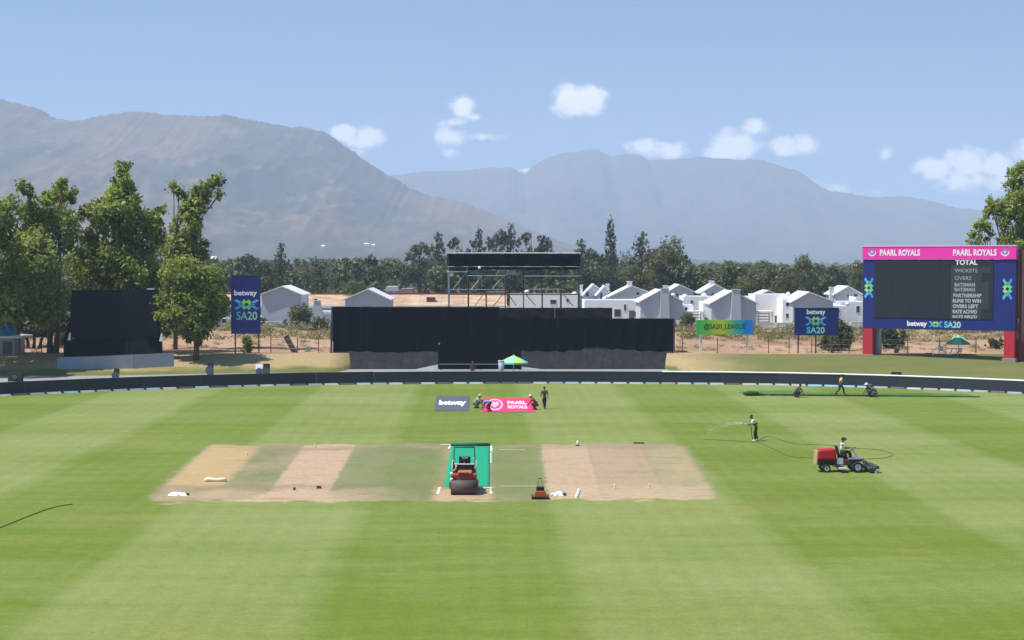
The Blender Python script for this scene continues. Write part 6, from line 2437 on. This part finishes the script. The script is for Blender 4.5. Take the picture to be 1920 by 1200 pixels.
for (px, py, w_, lab) in ((598, 916, .24, 'small brown brush on the bright left strip'), (552, 919, .12, 'tiny dark peg on the front of the bright left strip')):
    p = G(px, py)
    th = thing('hand_brush', lab, 'brush', (p.x, p.y, 0))
    MB().box(-w_ / 2, w_ / 2, -.06, .06, .0, .10).build('bristles', M_brownp, th)
    MB().box(-w_ / 2, w_ / 2, -.05, .05, .101, .14).build('back', M_brownp, th)
for i, (px, py) in enumerate(((1152, 917), (1216, 916), (463, 855), (590, 840))):
    p = G(px, py)
    lab = ['tiny white peg on the middle tan strip of the right block', 'tiny white peg further right on the right block', 'tiny white peg at the back of the left block', 'tiny white peg at the back of the bright left strip'][i]
    th = thing('white_peg', lab, 'peg', (p.x, p.y, 0))
    MB().tube([(0, 0, 0), (.02, 0, .20)], [.04, .03], 6).build('shaft', M_cream, th)
    MB().ball((.02, 0, .21), .05).build('knob', M_cream, th, True)
p = G(1198, 832)
th = thing('timber_batten', 'thin brown batten lying behind the right worn strips', 'batten', (p.x, p.y, 0), .04)
MB().box(-.35, .35, -.05, .05, .0, .09).build('plank', M_brownp, th)
MB().box(-.35, -.30, -.06, .06, .091, .11).build('end_cap', M_brownp, th)

# hoses
def hose(label, pts, r=.028, m_=None):
    ps = [G(*q) for q in pts]
    # smooth by Catmull-Rom
    out = []
    for i in range(len(ps) - 1):
        p0, p1, p2, p3 = ps[max(i - 1, 0)], ps[i], ps[i + 1], ps[min(i + 2, len(ps) - 1)]
        for k in range(8):
            t_ = k / 8
            q = .5 * ((2 * p1) + (p2 - p0) * t_ + (2 * p0 - 5 * p1 + 4 * p2 - p3) * t_ * t_ + (3 * p1 - p0 - 3 * p2 + p3) * t_ ** 3)
            out.append(Vector((q.x, q.y, r * .9)))
    out.append(ps[-1] + Vector((0, 0, r * .9)))
    o = MB().tube(out, r, 6).build('garden_hose', m_ or mat('dark_green_hose', (.045, .070, .022), .7), None, True)
    tag(o, label, 'hose')
hose('thin dark hose running in from the left edge of the field', [(-30, 1000), (0, 990), (30, 978), (60, 966), (90, 955), (115, 949), (136, 946)], .022)
hose('long dark hose looping from the spraying man past the red mower', [(1422, 826), (1440, 818), (1460, 824), (1490, 832), (1530, 834), (1570, 836), (1608, 841), (1640, 843), (1665, 848), (1675, 853), (1662, 858), (1640, 860), (1600, 862), (1540, 860), (1500, 858), (1478, 855), (1458, 846), (1440, 837), (1424, 831), (1395, 828), (1360, 826), (1320, 824)], .015)

# spray nozzle and water
p = G(1415, 827)
nz = Vector((p.x - .52, p.y, 1.12))
th = thing('spray_nozzle', 'short hose nozzle held by the spraying man', 'nozzle', nz)
MB().tube([(0.14, 0, -.02), (-.16, 0, .03)], [.03, .02], 8).build('barrel', M_rail, th, True)
MB().tube([(0.14, 0, -.02), (.30, .02, -.20), (.30, .05, -.62), (.42, .12, -1.06)], .022, 6).build('hose_end', M_rubber, th, True)
rg = np.random.RandomState(4)
mb = MB()
for i in range(1700):
    t_ = rg.rand() ** .75
    dist = .10 + t_ ** 1.4 * 2.4
    sp = .03 + .17 * dist
    c = Vector((nz.x - .16 - dist, nz.y + rg.normal() * sp * .5, nz.z + .05 + dist * .10 - dist * dist * .13 + rg.normal() * sp * .42))
    if c.z < .02: continue
    s_ = rg.uniform(.004, .011) * (1.5 if t_ < .18 else 1)
    v = [c + Vector(tuple(rg.normal(size=3) * s_)) for _ in range(3)]
    mb.add(v, [(0, 1, 2)])
o = mb.build('water_spray', mat('water_droplets', (.88, .90, .92), .3, .02))
tag(o, 'fine white water spray leaving the hose nozzle', kind='stuff')

# the rolled net along the right boundary
def net():
    a, b = G(1398, 742), G(1838, 746)
    th = thing('ground_net', 'long low dark green net bundle stretched along the grass by the right boundary', 'net', (a.x, a.y, 0))
    pts, rs = [], []
    rr = random.Random(3)
    for k in range(60):
        q = k / 59
        p = a.lerp(b, q) - a
        bow = math.sin(q * math.pi) * 1.1
        pts.append(Vector((p.x, p.y + bow * .3, .10)))
        rs.append((.065 + .03 * rr.random()) * (1.9 if k < 5 else 1) * (1 - .5 * q))
    MB().tube(pts, rs, 8).build('net_roll', mat('dark_green_netting', (.014, .062, .020), .9, .3), th, True)
    MB().ball((.5, 0, .2), .75, .35, .24).build('bunched_end', mat('dark_green_netting', (.010, .050, .016)), th, True)
    mb = MB()
    w0 = MB()
    n = 40
    for k in range(n):
        q = k / (n - 1)
        p = a.lerp(b, q) - a
        mb.v += [(p.x, p.y + .2, .03), (p.x, p.y + 3.0 + 1.2 * math.sin(q * 9) + 2.0 * (1 - abs(q - .3)), .012)]
    for k in range(n - 1):
        mb.f.append((k * 2, k * 2 + 2, k * 2 + 3, k * 2 + 1))
    mb.build('spread_net', M_net, th)
M_net, t = newmat('fine_green_mesh')
g_ = t.n('ShaderNodeNewGeometry')
d_ = t.n('ShaderNodeBsdfDiffuse')
d_.inputs[0].default_value = (.03, .20, .07, 1)
tr_ = t.n('ShaderNodeBsdfTransparent')
mx_ = t.n('ShaderNodeMixShader')
t.link(t.m('MULTIPLY_ADD', t.noise(g_.outputs['Position'], .5, 3), .5, .05), mx_.inputs[0])
t.link(tr_.outputs[0], mx_.inputs[1]); t.link(d_.outputs[0], mx_.inputs[2])
o_ = t.n('ShaderNodeOutputMaterial')
t.link(mx_.outputs[0], o_.inputs[0])
net()
